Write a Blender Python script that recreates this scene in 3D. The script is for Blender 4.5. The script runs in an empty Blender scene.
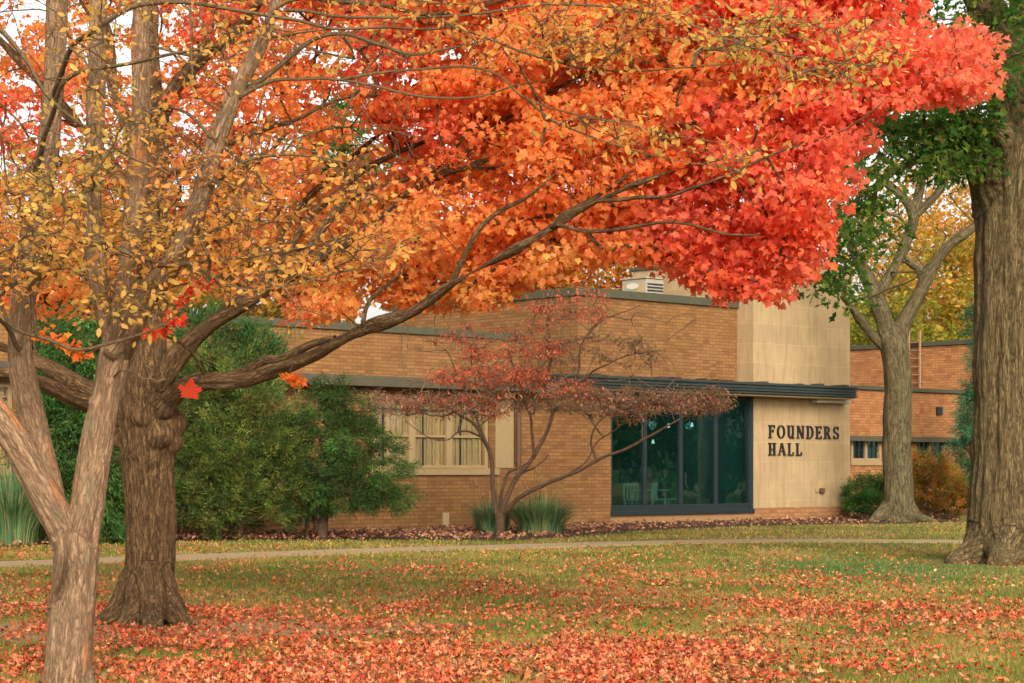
import bpy, bmesh, math, random
import numpy as np
from mathutils import Vector, noise
random.seed(7)
rng = np.random.default_rng(7)
scene = bpy.context.scene
COL = scene.collection
R = math.radians
F = 2048.0; HZ = 470.0; CH = 1.6

def P(px, py, Y):
    """a point seen at a photo position, at a real distance Y in metres"""
    return Vector(((px - 512) / F * Y, Y, CH - (py - HZ) / F * Y))

# ------------------------------------------------------------------ scene helpers
def tag(o, label=None, cat=None, group=None, kind=None):
    if label: o['label'] = label
    if cat: o['category'] = cat
    if group: o['group'] = group
    if kind: o['kind'] = kind
    return o

def thing(name, label, cat, loc=(0, 0, 0), rz=0.0, group=None):
    o = bpy.data.objects.new(name, None); COL.objects.link(o)
    o.empty_display_size = .3
    o.location = loc; o.rotation_euler = (0, 0, rz)
    return tag(o, label, cat, group)

def link_mesh(name, me, mat=None, parent=None):
    o = bpy.data.objects.new(name, me); COL.objects.link(o)
    if mat: me.materials.append(mat)
    if parent: o.parent = parent
    return o

def raw_mesh(name, verts, faces_flat, nper, cols=None, extra=None, smooth=False):
    """fast mesh from numpy arrays; every face has nper corners"""
    me = bpy.data.meshes.new(name)
    nv = len(verts); nl = len(faces_flat); nf = nl // nper
    me.vertices.add(nv); me.vertices.foreach_set('co', np.asarray(verts, np.float32).ravel())
    me.loops.add(nl); me.loops.foreach_set('vertex_index', np.asarray(faces_flat, np.int32))
    me.polygons.add(nf)
    me.polygons.foreach_set('loop_start', np.arange(0, nl, nper, dtype=np.int32))
    me.polygons.foreach_set('loop_total', np.full(nf, nper, np.int32))
    if smooth: me.polygons.foreach_set('use_smooth', np.ones(nf, bool))
    me.update(calc_edges=True)
    if cols is not None:
        a = me.attributes.new('col', 'FLOAT_COLOR', 'POINT')
        c = np.ones((nv, 4), np.float32); c[:, :3] = cols
        a.data.foreach_set('color', c.ravel())
    if extra is not None:
        a = me.attributes.new('bark', 'FLOAT_VECTOR', 'POINT')
        a.data.foreach_set('vector', np.asarray(extra, np.float32).ravel())
    return me

class MB:
    """collects boxes, prisms, tubes into one mesh"""
    def __init__(s): s.bm = bmesh.new()
    def box(s, x0, x1, y0, y1, z0, z1, bev=0):
        v = [s.bm.verts.new(c) for c in ((x0,y0,z0),(x1,y0,z0),(x1,y1,z0),(x0,y1,z0),(x0,y0,z1),(x1,y0,z1),(x1,y1,z1),(x0,y1,z1))]
        fs = [s.bm.faces.new([v[i] for i in f]) for f in ((0,3,2,1),(4,5,6,7),(0,1,5,4),(1,2,6,5),(2,3,7,6),(3,0,4,7))]
        if bev:
            es = set(e for f in fs for e in f.edges)
            bmesh.ops.bevel(s.bm, geom=list(es), offset=bev, segments=2, affect='EDGES', profile=.5)
        return s
    def prism_y(s, pts, y0, y1):
        """polygon in x,z pushed through y"""
        a = [s.bm.verts.new((x, y0, z)) for x, z in pts]; b = [s.bm.verts.new((x, y1, z)) for x, z in pts]
        n = len(pts); s.bm.faces.new(a); s.bm.faces.new(b[::-1])
        for i in range(n): s.bm.faces.new((a[i], b[i], b[(i+1) % n], a[(i+1) % n]))
        return s
    def tube(s, pts, r, n=8, closed_ends=True):
        pts = [Vector(p) for p in pts]; rs = r if isinstance(r, (list, tuple)) else [r] * len(pts)
        rings = []; ref = Vector((0, 0, 1))
        for i, p in enumerate(pts):
            d = (pts[min(i+1, len(pts)-1)] - pts[max(i-1, 0)]).normalized()
            up = ref if abs(d.dot(ref)) < .95 else Vector((1, 0, 0))
            a = d.cross(up).normalized(); b = d.cross(a)
            rings.append([s.bm.verts.new(p + (a*math.cos(t) + b*math.sin(t)) * rs[i]) for t in [2*math.pi*k/n for k in range(n)]])
        for i in range(len(rings)-1):
            for k in range(n): s.bm.faces.new((rings[i][k], rings[i][(k+1) % n], rings[i+1][(k+1) % n], rings[i+1][k]))
        if closed_ends: s.bm.faces.new(rings[0][::-1]); s.bm.faces.new(rings[-1])
        return s
    def build(s, name, mat=None, parent=None, smooth=False):
        bmesh.ops.recalc_face_normals(s.bm, faces=s.bm.faces)
        me = bpy.data.meshes.new(name); s.bm.to_mesh(me); s.bm.free()
        if smooth:
            for p in me.polygons: p.use_smooth = True
        return link_mesh(name, me, mat, parent)

# ------------------------------------------------------------------ materials
class NT:
    def __init__(s, name):
        s.m = bpy.data.materials.new(name); s.m.use_nodes = True
        s.t = s.m.node_tree; s.t.nodes.clear()
        s.out = s.t.nodes.new('ShaderNodeOutputMaterial')
    def n(s, kind, **kw):
        nd = s.t.nodes.new('ShaderNode' + kind)
        for k, v in kw.items():
            if k.startswith('_'): setattr(nd, k[1:], v)
            else:
                key = int(k[1:]) if (k[0] == 'i' and k[1:].isdigit()) else k.replace('__', ' ')
                if isinstance(v, bpy.types.NodeSocket): s.t.links.new(v, nd.inputs[key])
                else: nd.inputs[key].default_value = v
        return nd
    def ramp(s, fac, stops, interp='LINEAR'):
        nd = s.t.nodes.new('ShaderNodeValToRGB'); s.t.links.new(fac, nd.inputs[0])
        cr = nd.color_ramp; cr.interpolation = interp
        while len(cr.elements) > 1: cr.elements.remove(cr.elements[-1])
        for i, (p, c) in enumerate(stops):
            if isinstance(c, (int, float)): c = (c, c, c)
            e = cr.elements[0] if i == 0 else cr.elements.new(p)
            e.position = p; e.color = (*c, 1)
        return nd.outputs[0]
    def mix(s, fac, a, b, mode='MIX'):
        nd = s.t.nodes.new('ShaderNodeMix'); nd.data_type = 'RGBA'; nd.blend_type = mode
        for sock, v in ((nd.inputs[0], fac), (nd.inputs[6], a), (nd.inputs[7], b)):
            if isinstance(v, bpy.types.NodeSocket): s.t.links.new(v, sock)
            elif isinstance(v, (int, float)): sock.default_value = v
            else: sock.default_value = (*v, 1)
        return nd.outputs[2]
    def math(s, op, a, b=0.0):
        nd = s.t.nodes.new('ShaderNodeMath'); nd.operation = op
        for i, v in enumerate((a, b)):
            if isinstance(v, bpy.types.NodeSocket): s.t.links.new(v, nd.inputs[i])
            else: nd.inputs[i].default_value = v
        return nd.outputs[0]
    def noise(s, vec, scale, detail=4, rough=.55):
        return s.n('TexNoise', Vector=vec, Scale=scale, Detail=detail, Roughness=rough).outputs[0]
    def mapping(s, vec, scale=(1,1,1), loc=(0,0,0)):
        nd = s.n('Mapping', Vector=vec); nd.inputs['Scale'].default_value = scale; nd.inputs['Location'].default_value = loc
        return nd.outputs[0]
    def finish(s, color, rough=.8, bump=None, bstr=.3, bdist=.01, spec=.3, metal=0):
        b = s.n('BsdfPrincipled')
        for k, v in (('Base Color', color), ('Roughness', rough), ('Specular IOR Level', spec), ('Metallic', metal)):
            if isinstance(v, bpy.types.NodeSocket): s.t.links.new(v, b.inputs[k])
            elif k == 'Base Color': b.inputs[k].default_value = (*v, 1)
            else: b.inputs[k].default_value = v
        if bump is not None:
            bp = s.n('Bump', Strength=bstr, Distance=bdist, Height=bump); s.t.links.new(bp.outputs[0], b.inputs['Normal'])
        s.t.links.new(b.outputs[0], s.out.inputs[0]); return s.m

def plain(name, col, rough=.6, var=.12, scale=6, spec=.3, metal=0):
    t = NT(name); tc = t.n('TexCoord').outputs['Object']
    nz = t.noise(tc, scale, 5)
    c = t.mix(nz, tuple(x*(1-var) for x in col), tuple(min(1, x*(1+var)) for x in col))
    return t.finish(c, rough, nz, .1, .004, spec, metal)

def leaf_mat(name, transl=.35, rough=.55, spec=.25):
    t = NT(name)
    a = t.n('Attribute', _attribute_name='col').outputs['Color']
    b = t.n('BsdfPrincipled', Roughness=rough); t.t.links.new(a, b.inputs['Base Color']); b.inputs['Specular IOR Level'].default_value = spec
    tr = t.n('BsdfTranslucent', Color=a)
    mx = t.n('MixShader', i0=transl, i1=b.outputs[0], i2=tr.outputs[0])
    t.t.links.new(mx.outputs[0], t.out.inputs[0]); return t.m

def bark_mat(name, dark, light, fscale=14, stretch=.16, patches=None, bstr=.9, lichen=None):
    t = NT(name)
    v = t.n('Attribute', _attribute_name='bark').outputs['Vector']
    m1 = t.mapping(v, (1, 1, stretch))
    n1 = t.noise(m1, fscale, 6, .6)
    n2 = t.noise(t.mapping(v, (1, 1, .6)), fscale*3.2, 5, .65)
    n3 = t.noise(v, 1.6, 3)
    n4 = t.noise(t.mapping(v, (1, 1, stretch*1.4), (3, 7, 1)), fscale*1.9, 5, .62)
    f1 = t.ramp(t.math('ABSOLUTE', t.math('SUBTRACT', n1, .5)), [(0, 0), (.07, .8), (.2, 1)])
    f2 = t.ramp(t.math('ABSOLUTE', t.math('SUBTRACT', n4, .5)), [(0, 0), (.06, .8), (.16, 1)])
    fur = t.math('MULTIPLY', t.math('ADD', f1, f2), .5)
    h = t.math('ADD', t.math('MULTIPLY', fur, .8), t.math('MULTIPLY', n2, .35))
    c = t.mix(t.ramp(h, [(.38, 0), (.98, 1)]), dark, light)
    c = t.mix(t.ramp(n3, [(.35, 0), (.7, .45)]), c, tuple(x*.8 for x in light))
    if lichen:
        c = t.mix(t.ramp(t.noise(v, 7, 5, .6), [(.55, 0), (.68, .55)]), c, lichen)
    if patches:
        c = t.mix(t.ramp(t.noise(t.mapping(v, (1, 1, .3), (4.1, 2, 0)), 5.5, 3), [(.60, 0), (.70, .6)]), c, patches)
    return t.finish(c, .92, h, bstr, .03, .15)

def brick_mat(name, c1, c2, mortar, bw=.305, rh=.1):
    t = NT(name); tc = t.n('TexCoord').outputs['Object']
    sp = t.n('SeparateXYZ', Vector=tc)
    u = t.math('ADD', sp.outputs[0], sp.outputs[1])
    v = t.n('CombineXYZ', X=u, Y=sp.outputs[2]).outputs[0]
    b = t.n('TexBrick', Vector=v, Scale=1.0)
    b.inputs['Brick Width'].default_value = bw; b.inputs['Row Height'].default_value = rh
    b.inputs['Mortar Size'].default_value = .015; b.inputs['Mortar Smooth'].default_value = .2; b.inputs['Bias'].default_value = -.1
    b.inputs['Color1'].default_value = (*c1, 1); b.inputs['Color2'].default_value = (*c2, 1); b.inputs['Mortar'].default_value = (*mortar, 1)
    # per-brick tone: cell noise on brick grid
    wn = t.n('TexWhiteNoise', Vector=t.n('VectorMath', _operation='SNAP', i0=v, i1=(bw, rh, 1)).outputs[0]).outputs[0]
    c = t.mix(t.ramp(wn, [(0, .82), (1, 1.12)]), (0, 0, 0), b.outputs[0])
    mul = t.n('VectorMath', _operation='MULTIPLY', i0=b.outputs[0], i1=t.ramp(wn, [(0, (.72, .68, .66)), (.5, (.95, .95, .95)), (1, (1.0, 1.0, 1.0))])).outputs[0]
    big = t.noise(tc, .55, 4, .6)
    mul = t.mix(t.ramp(big, [(.35, 0), (.75, .3)]), mul, tuple(x*.55 for x in c1))
    streak = t.noise(t.mapping(v, (2.2, .16, 1)), 1.5, 4, .6)
    mul = t.mix(t.ramp(streak, [(.52, 0), (.72, .28)]), mul, tuple(x*.4 for x in c1))
    h = t.math('SUBTRACT', 1.0, b.outputs['Fac'])
    return t.finish(mul, .88, h, .5, .008, .2)

def stone_mat(name, base, block=(1.45, .62)):
    t = NT(name); tc = t.n('TexCoord').outputs['Object']
    sp = t.n('SeparateXYZ', Vector=tc)
    u = t.math('ADD', sp.outputs[0], sp.outputs[1])
    v = t.n('CombineXYZ', X=u, Y=sp.outputs[2]).outputs[0]
    b = t.n('TexBrick', Vector=v, Scale=1.0); b.offset = .37
    b.inputs['Brick Width'].default_value = block[0]; b.inputs['Row Height'].default_value = block[1]
    b.inputs['Mortar Size'].default_value = .008
    b.inputs['Color1'].default_value = (*base, 1); b.inputs['Color2'].default_value = (*[x*.86 for x in base], 1)
    b.inputs['Mortar'].default_value = (*[min(1, x*1.18) for x in base], 1)
    n1 = t.noise(tc, 1.3, 6, .65); n2 = t.noise(t.mapping(v, (3, .35, 1)), 2, 5, .6); n3 = t.noise(tc, 25, 4)
    c = t.mix(t.ramp(n1, [(.35, .0), (.7, .6)]), b.outputs[0], tuple(x*.6 for x in base))
    c = t.mix(t.ramp(n2, [(.46, 0), (.7, .55)]), c, (base[0]*.55, base[1]*.5, base[2]*.42))
    c = t.mix(t.ramp(n3, [(.4, 0), (.8, .2)]), c, tuple(x*.7 for x in base))
    return t.finish(c, .85, t.math('SUBTRACT', n3, b.outputs['Fac']), .25, .006, .2)

M = {}
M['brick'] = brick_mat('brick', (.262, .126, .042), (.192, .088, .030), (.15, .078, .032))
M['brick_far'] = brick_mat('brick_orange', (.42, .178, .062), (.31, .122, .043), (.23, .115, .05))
M['stone'] = stone_mat('limestone', (.40, .28, .145))
M['trim'] = plain('painted_trim', (.29, .20, .095), .6, .12, 9)
M['fascia'] = plain('weathered_fascia', (.075, .062, .038), .7, .25, 5)
M['coping'] = plain('metal_coping', (.066, .064, .04), .7, .25, 3, .15)
M['canopy'] = plain('green_metal', (.03, .038, .034), .5, .3, 3, .3)
M['soffit'] = plain('soffit', (.36, .25, .12), .8)
M['frame'] = plain('dark_frame', (.016, .024, .026), .4, .2, 8, .4)
M['letters'] = plain('letter_metal', (.018, .016, .016), .5)
M['white'] = plain('white_metal', (.5, .45, .36), .6)
M['unit'] = plain('unit_metal', (.30, .26, .19), .6, .12, 4)
M['blinds'] = plain('blinds', (.27, .215, .125), .8, .1, 5)
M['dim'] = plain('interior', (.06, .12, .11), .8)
M['chair'] = plain('pale_chair', (.25, .36, .34), .6, .3)
M['roof'] = plain('roof_gravel', (.2, .17, .13), .9)
M['pipe'] = plain('brown_pipe', (.11, .055, .03), .6)
M['leaf'] = leaf_mat('leaf', .70, .6, .12)
M['needle'] = leaf_mat('needle', .15, .6, .2)
M['dryleaf'] = leaf_mat('dry_leaf', .12, .7, .2)
M['grass'] = leaf_mat('grass_blade', .3, .6, .2)
M['bark_maple'] = bark_mat('bark_maple', (.065, .037, .017), (.215, .128, .058), 19, .16, bstr=1.0)
M['bark_front'] = bark_mat('bark_front', (.14, .085, .046), (.35, .215, .12), 22, .16, patches=(.50, .17, .055), bstr=.8, lichen=(.19, .16, .09))
M['bark_oak'] = bark_mat('bark_oak', (.045, .032, .014), (.20, .14, .062), 13, .13, bstr=1.1, lichen=(.15, .135, .06))
M['bark_far'] = bark_mat('bark_far', (.04, .03, .014), (.155, .12, .058), 9, .15, bstr=.9, lichen=(.17, .15, .07))
M['bark_dogwood'] = bark_mat('bark_dogwood', (.06, .035, .02), (.17, .10, .055), 20, .4)

M['bark_dogtwig'] = bark_mat('bark_dogtwig', (.13, .085, .05), (.27, .18, .10), 20, .4)

def glass_mat(name, tint, refl=.5, film=None, gcol=(1, 1, 1)):
    t = NT(name)
    g = t.n('BsdfGlossy', Roughness=.02); g.inputs['Color'].default_value = (*gcol, 1)
    tr = t.n('BsdfTransparent'); tr.inputs['Color'].default_value = (*tint, 1)
    bf = t.n('NewGeometry').outputs['Backfacing']
    fr = t.n('Fresnel', IOR=t.math('SUBTRACT', 1.5, t.math('MULTIPLY', bf, .8333)))
    wob = t.noise(t.n('TexCoord').outputs['Object'], 1.1, 2)
    bp = t.n('Bump', Strength=.12, Distance=.05, Height=wob)
    t.t.links.new(bp.outputs[0], g.inputs['Normal'])
    f = t.math('MULTIPLY_ADD', fr.outputs[0], refl); f.node.inputs[2].default_value = .05
    mx = t.n('MixShader', i0=f, i1=tr.outputs[0], i2=g.outputs[0])
    res = mx.outputs[0]
    if film:
        df = t.n('BsdfDiffuse'); df.inputs['Color'].default_value = (*film, 1)
        res = t.n('MixShader', i0=.10, i1=res, i2=df.outputs[0]).outputs[0]
    t.t.links.new(res, t.out.inputs[0]); return t.m
M['glass'] = glass_mat('teal_glass', (.52, .76, .74), 1.6, (.008, .025, .024), (.75, .95, .92))
M['wglass'] = glass_mat('window_glass', (1, .98, .92), .35)
t = NT('lamp_glow'); e = t.n('Emission', Strength=1.0); e.inputs[0].default_value = (1, .93, .8, 1); t.t.links.new(e.outputs[0], t.out.inputs[0]); M['glow'] = t.m

# ------------------------------------------------------------------ world, sun, camera
w = bpy.data.worlds.new('World'); scene.world = w; w.use_nodes = True
wt = w.node_tree; bg = wt.nodes['Background']
sky = wt.nodes.new('ShaderNodeTexSky'); sky.sky_type = 'NISHITA'; sky.sun_disc = False
SUN_EL, SUN_AZ = R(29), R(168)
sky.sun_elevation = SUN_EL; sky.sun_rotation = SUN_AZ; sky.dust_density = 4; sky.air_density = 1.0; sky.ozone_density = .6
hs = wt.nodes.new('ShaderNodeHueSaturation'); hs.inputs['Saturation'].default_value = .12
mx = wt.nodes.new('ShaderNodeMix'); mx.data_type = 'RGBA'; mx.blend_type = 'MULTIPLY'; mx.inputs[0].default_value = 1
mx.inputs[7].default_value = (1.0, .955, .90, 1)
wt.links.new(sky.outputs[0], hs.inputs['Color']); wt.links.new(hs.outputs[0], mx.inputs[6]); wt.links.new(mx.outputs[2], bg.inputs[0])
bg.inputs[1].default_value = .15
sl = bpy.data.lights.new('sun', 'SUN'); sl.energy = 1.5; sl.angle = R(24); sl.color = (1, .90, .76)
so = bpy.data.objects.new('sun', sl); COL.objects.link(so)
sd = Vector((math.sin(SUN_AZ)*math.cos(SUN_EL), math.cos(SUN_AZ)*math.cos(SUN_EL), math.sin(SUN_EL)))
so.rotation_euler = sd.to_track_quat('Z', 'Y').to_euler(); so.location = sd * 60
cam = bpy.data.cameras.new('camera'); co = bpy.data.objects.new('camera', cam); COL.objects.link(co)
cam.lens = 72; cam.sensor_width = 36; cam.shift_y = (HZ - 341.5) / 1024; cam.clip_end = 3000
co.location = (0, 0, CH); co.rotation_euler = (R(90), 0, 0); scene.camera = co
scene.view_settings.view_transform = 'Standard'; scene.view_settings.look = 'None'
scene.view_settings.exposure = .98; scene.view_settings.gamma = 1
scene.cycles.max_bounces = 12; scene.cycles.transparent_max_bounces = 8; scene.cycles.diffuse_bounces = 9
scene.cycles.use_denoising = True

# ------------------------------------------------------------------ leaves
def unit(v): return v / np.maximum(np.linalg.norm(v, axis=1, keepdims=True), 1e-9)
MAPLE = (np.array([(0,.36),(0,0),(.38,.05),(.32,.27),(.56,.52),(.24,.64),(0,1.0),(-.24,.64),(-.56,.52),(-.32,.27),(-.38,.05)]), 10)
_h = [(.12,.06),(.40,.02),(.36,.14),(.44,.2),(.34,.3),(.46,.36),(.60,.50),(.50,.53),(.52,.64),(.36,.58),(.22,.56),(.26,.72),(.17,.72),(.12,.86),(0,1.0)]
MAPLE_FINE = (np.array([(0,.36),(0,.04)] + _h + [(-x_, z_) for x_, z_ in _h[-2::-1]]), 30)
OVAL = (np.array([(0,.45),(0,0),(.24,.3),(.2,.7),(0,1),(-.2,.7),(-.24,.3)]), 6)
OAK = (np.array([(0,.5),(0,0),(.2,.3),(.1,.4),(.3,.68),(.1,.75),(0,1),(-.1,.75),(-.3,.68),(-.1,.4),(-.2,.3)]), 10)
STRIP = (np.array([(-.5,0),(.5,0),(.42,.6),(0,1.0),(-.42,.6)]), 0)
def leaves(name, pos, d, size, cols, shape=MAPLE, curl=.25, mat=None, parent=None, width=1.0, nrm=None, kind=None):
    """one mesh of many leaves: pos (N,3) base, d (N,3) direction of the tip"""
    N = len(pos); pts, fan = shape; K = len(pts)
    d = unit(d)
    if nrm is None: nrm = rng.normal(size=(N, 3))
    x = unit(np.cross(d, nrm)); n = np.cross(x, d)
    u = pts[:, 0] * width; v = pts[:, 1]
    c1 = rng.normal(size=(N, 1)) * curl; c2 = rng.normal(size=(N, 1)) * curl
    w_ = c1 * (u**2)[None] * 3 + c2 * ((v-.4)**2)[None] + rng.normal(size=(N, K)) * curl * .1
    s = size.reshape(-1, 1, 1)
    V = pos[:, None, :] + s * (u[None, :, None]*x[:, None, :] + v[None, :, None]*d[:, None, :] + w_[:, :, None]*n[:, None, :])
    base = (np.arange(N) * K)[:, None]
    if fan:
        f = np.array([(0, 1+i, 1+(i+1) % fan) for i in range(fan)]).ravel(); nper = 3
    else:
        f = np.arange(K); nper = K
    faces = (base + f[None]).ravel()
    C = np.repeat(cols, K, axis=0)
    me = raw_mesh(name, V.reshape(-1, 3), faces, nper, C)
    return link_mesh(name, me, mat or M['leaf'], parent)

# ------------------------------------------------------------------ trunks and limbs
def smooth_poly(pts, step=None, sub=6):
    """catmull-rom through (x,y,z,r)"""
    p = np.array(pts, float); out = []
    q = np.vstack([2*p[0]-p[1], p, 2*p[-1]-p[-2]])
    for i in range(1, len(q)-2):
        for k in range(sub):
            t_ = k / sub
            a, b, c, d = q[i-1], q[i], q[i+1], q[i+2]
            out.append(.5*((2*b) + (-a+c)*t_ + (2*a-5*b+4*c-d)*t_**2 + (-a+3*b-3*c+d)*t_**3))
    out.append(p[-1]); out = np.array(out); out[:, 3] = np.maximum(out[:, 3], .003)
    return out

def pix_limb(L, sub=6, wob=0.0):
    """(px, py, depth, radius in photo px) -> smooth 3d polyline"""
    q = [(*P(a, b, Y), r*Y/F) for a, b, Y, r in L]
    o = smooth_poly(q, sub=sub)
    if wob:
        for i in range(1, len(o)-1):
            nz = noise.noise_vector(Vector(o[i, :3]) * 2.2); o[i, :3] += np.array(nz) * wob
    return o

def frames(poly):
    p = poly[:, :3]; d = np.gradient(p, axis=0); d = unit(d)
    ref = np.array([.31, .2, .93]); a = np.zeros_like(d)
    a0 = np.cross(d[0], ref); a0 /= np.linalg.norm(a0)
    for i in range(len(d)):
        a0 = a0 - d[i]*a0.dot(d[i]); a0 /= np.linalg.norm(a0); a[i] = a0
    return d, a, np.cross(d, a)

def tubes_mesh(polys, sides=7):
    """open tubes for many polylines, with straightened bark coordinates"""
    V = []; Fc = []; E = []; off = 0
    for poly in polys:
        n = sides if poly[0, 3] < .03 else sides + 4
        d, a, b = frames(poly); m = len(poly)
        th = np.arange(n) * 2*np.pi/n
        ring = poly[:, None, :3] + poly[:, None, 3:4] * (np.cos(th)[None, :, None]*a[:, None] + np.sin(th)[None, :, None]*b[:, None])
        V.append(ring.reshape(-1, 3))
        al = np.concatenate([[0], np.cumsum(np.linalg.norm(np.diff(poly[:, :3], axis=0), axis=1))])
        r_ = poly[:, 3][:, None]
        e = np.stack([np.cos(th)[None]*r_, np.sin(th)[None]*r_, np.repeat(al[:, None], n, 1) + rng.uniform(0, 9)], -1)
        E.append(e.reshape(-1, 3))
        i = np.arange(m-1)[:, None]*n; k = np.arange(n)[None]; k2 = (k+1) % n
        Fc.append((np.stack([i+k, i+k2, i+n+k2, i+n+k], -1).reshape(-1) + off)); off += m*n
    return np.concatenate(V), np.concatenate(Fc), np.concatenate(E)

def trunk_mesh(name, polys, voxel, mat, parent, ridge=.012, rf=14, stretch=.18, lump=.02, lumps=(), smooth_it=10):
    """limbs fused into one skin, then ridged like bark"""
    bm = bmesh.new()
    for poly in polys:
        d, a, b = frames(poly); n = 20; rings = []
        for i in range(len(poly)):
            c = Vector(poly[i, :3]); A = Vector(a[i]); B = Vector(b[i]); r = poly[i, 3]
            rings.append([bm.verts.new(c + (A*math.cos(t_)+B*math.sin(t_))*r) for t_ in [2*math.pi*k/n for k in range(n)]])
        for i in range(len(rings)-1):
            for k in range(n): bm.faces.new((rings[i][k], rings[i][(k+1) % n], rings[i+1][(k+1) % n], rings[i+1][k]))
        for end, sg in ((0, -1), (-1, 1)):
            tip = bm.verts.new(Vector(poly[end, :3]) + Vector(d[end])*sg*poly[end, 3]*.6); rg = rings[end]
            for k in range(n):
                f = (rg[k], rg[(k+1) % n], tip) if sg > 0 else (rg[(k+1) % n], rg[k], tip)
                bm.faces.new(f)
    for (c, r) in lumps:
        g = bmesh.ops.create_icosphere(bm, subdivisions=3, radius=r); bmesh.ops.translate(bm, verts=g['verts'], vec=c)
    me = bpy.data.meshes.new('tmp'); bm.to_mesh(me); bm.free()
    o = bpy.data.objects.new('tmp', me); COL.objects.link(o)
    md = o.modifiers.new('r', 'REMESH'); md.mode = 'VOXEL'; md.voxel_size = voxel; md.use_smooth_shade = True
    sm = o.modifiers.new('s', 'SMOOTH'); sm.factor = .5; sm.iterations = smooth_it
    dg = bpy.context.evaluated_depsgraph_get(); dg.update()
    me2 = bpy.data.meshes.new_from_object(o.evaluated_get(dg)); bpy.data.objects.remove(o)
    me2.name = name
    nv = len(me2.vertices); co_ = np.empty(nv*3, np.float32); me2.vertices.foreach_get('co', co_); co_ = co_.reshape(-1, 3).astype(float)
    nr = np.empty(nv*3, np.float32); me2.vertices.foreach_get('normal', nr); nr = nr.reshape(-1, 3)
    # nearest skeleton point
    S = []; D = []; A = []; B = []; AL = []; RR = []
    for pi, poly in enumerate(polys):
        d, a, b = frames(poly); S.append(poly[:, :3]); D.append(d); A.append(a); B.append(b); RR.append(poly[:, 3])
        AL.append(np.concatenate([[0], np.cumsum(np.linalg.norm(np.diff(poly[:, :3], axis=0), axis=1))]) + pi*3.7)
    S, D, A, B = map(np.concatenate, (S, D, A, B)); AL = np.concatenate(AL); RR = np.concatenate(RR)
    E = np.zeros((nv, 3))
    for s0 in range(0, nv, 4000):
        c = co_[s0:s0+4000]; dd = np.linalg.norm(c[:, None]-S[None], axis=2) - RR[None]*.9
        j = dd.argmin(1); v = c - S[j]
        x = (v*A[j]).sum(1); y = (v*B[j]).sum(1); l = np.maximum(np.hypot(x, y), 1e-6)
        rr = RR[j]; E[s0:s0+4000] = np.stack([x/l*rr, y/l*rr, AL[j] + (v*D[j]).sum(1)], 1)
    disp = np.zeros(nv)
    for i in range(nv):
        e = E[i]; q = Vector((e[0]*rf, e[1]*rf, e[2]*rf*stretch))
        a_ = noise.noise(q); b_ = noise.noise(q*2.3 + Vector((5, 1, 2))); c_ = noise.noise(Vector((e[0]*3, e[1]*3, e[2]*1.7)))
        disp[i] = ridge*(1-2.4*abs(a_)) + ridge*.5*b_ + lump*c_
    co_ += nr*disp[:, None]
    me2.vertices.foreach_set('co', co_.astype(np.float32).ravel()); me2.update()
    at = me2.attributes.new('bark', 'FLOAT_VECTOR', 'POINT'); at.data.foreach_set('vector', E.astype(np.float32).ravel())
    me2.materials.clear()
    return link_mesh(name, me2, mat, parent)

def grow(skel, targets, k_turn=.25, r_tip=.004, r_pow=.42, rmax=.05, up=.06, bias=.35, root=None):
    """join every target point to the nearest limb by a curved twig; returns twig polylines"""
    pts = [p for poly in skel for p in poly[:, :3]]
    nb = len(pts); nodes = np.zeros((nb + len(targets)*6 + 10, 3)); nodes[:nb] = pts; cnt = nb
    parent = -np.ones(len(nodes), int); weight = np.zeros(len(nodes)); paths = []
    root = np.array(root if root is not None else skel[0][0, :3]); T = np.array(targets)
    order = np.argsort(np.linalg.norm(T-root, axis=1))
    for ti in order:
        t_ = T[ti]; nd = nodes[:cnt]
        dist = np.linalg.norm(nd-t_, axis=1); dr = np.linalg.norm(nd-root, axis=1); tr = np.linalg.norm(t_-root)
        j = (dist + bias*np.maximum(0, dr-tr+.3*dist)).argmin()
        p0 = nodes[j].copy(); L = dist[j]; m = 5
        mid = (p0+t_)/2 + rng.normal(size=3)*L*.1 + np.array([0, 0, L*up])
        path = [j]
        for k in range(1, m+1):
            q = k/m; pt = (1-q)**2*p0 + 2*q*(1-q)*mid + q*q*t_ + (rng.normal(size=3)*L*.018 if k < m else 0)
            nodes[cnt] = pt; parent[cnt] = path[-1]; path.append(cnt); cnt += 1
        paths.append(path)
    for i in range(cnt-1, nb-1, -1):
        if weight[i] == 0: weight[i] = 1
        if parent[i] >= 0: weight[parent[i]] += weight[i] if parent[i] < nb else 0
    # proper subtree counts: leaves of the added graph
    wgt = np.zeros(cnt); tips = [p[-1] for p in paths]
    for tp in tips:
        i = tp
        while i >= nb: wgt[i] += 1; i = parent[i]
    out = []
    for p in paths:
        rs = [min(rmax, r_tip*wgt[i]**r_pow*1.25) if i >= nb else None for i in p]
        rs[0] = rs[1]*1.05; rs[-1] = min(rs[-1], max(r_tip*.9, rs[-1]))
        out.append(np.column_stack([nodes[p], rs]))
    return out

def twiglets(centres, spread, n, r=.0025, flat=.5):
    """short side twigs around each leaf cluster; returns polylines"""
    out = []
    for c, sp in zip(centres, spread):
        for _ in range(n):
            d = rng.normal(size=3); d[2] = d[2]*flat*.7 - .05; d /= np.linalg.norm(d)
            e = c + d*sp*rng.uniform(.6, 1.1); m = (c+e)/2 + rng.normal(size=3)*sp*.1
            out.append(np.column_stack([np.array([c, m, e]), [r*1.5, r*1.2, r*.7]]))
    return out

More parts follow.
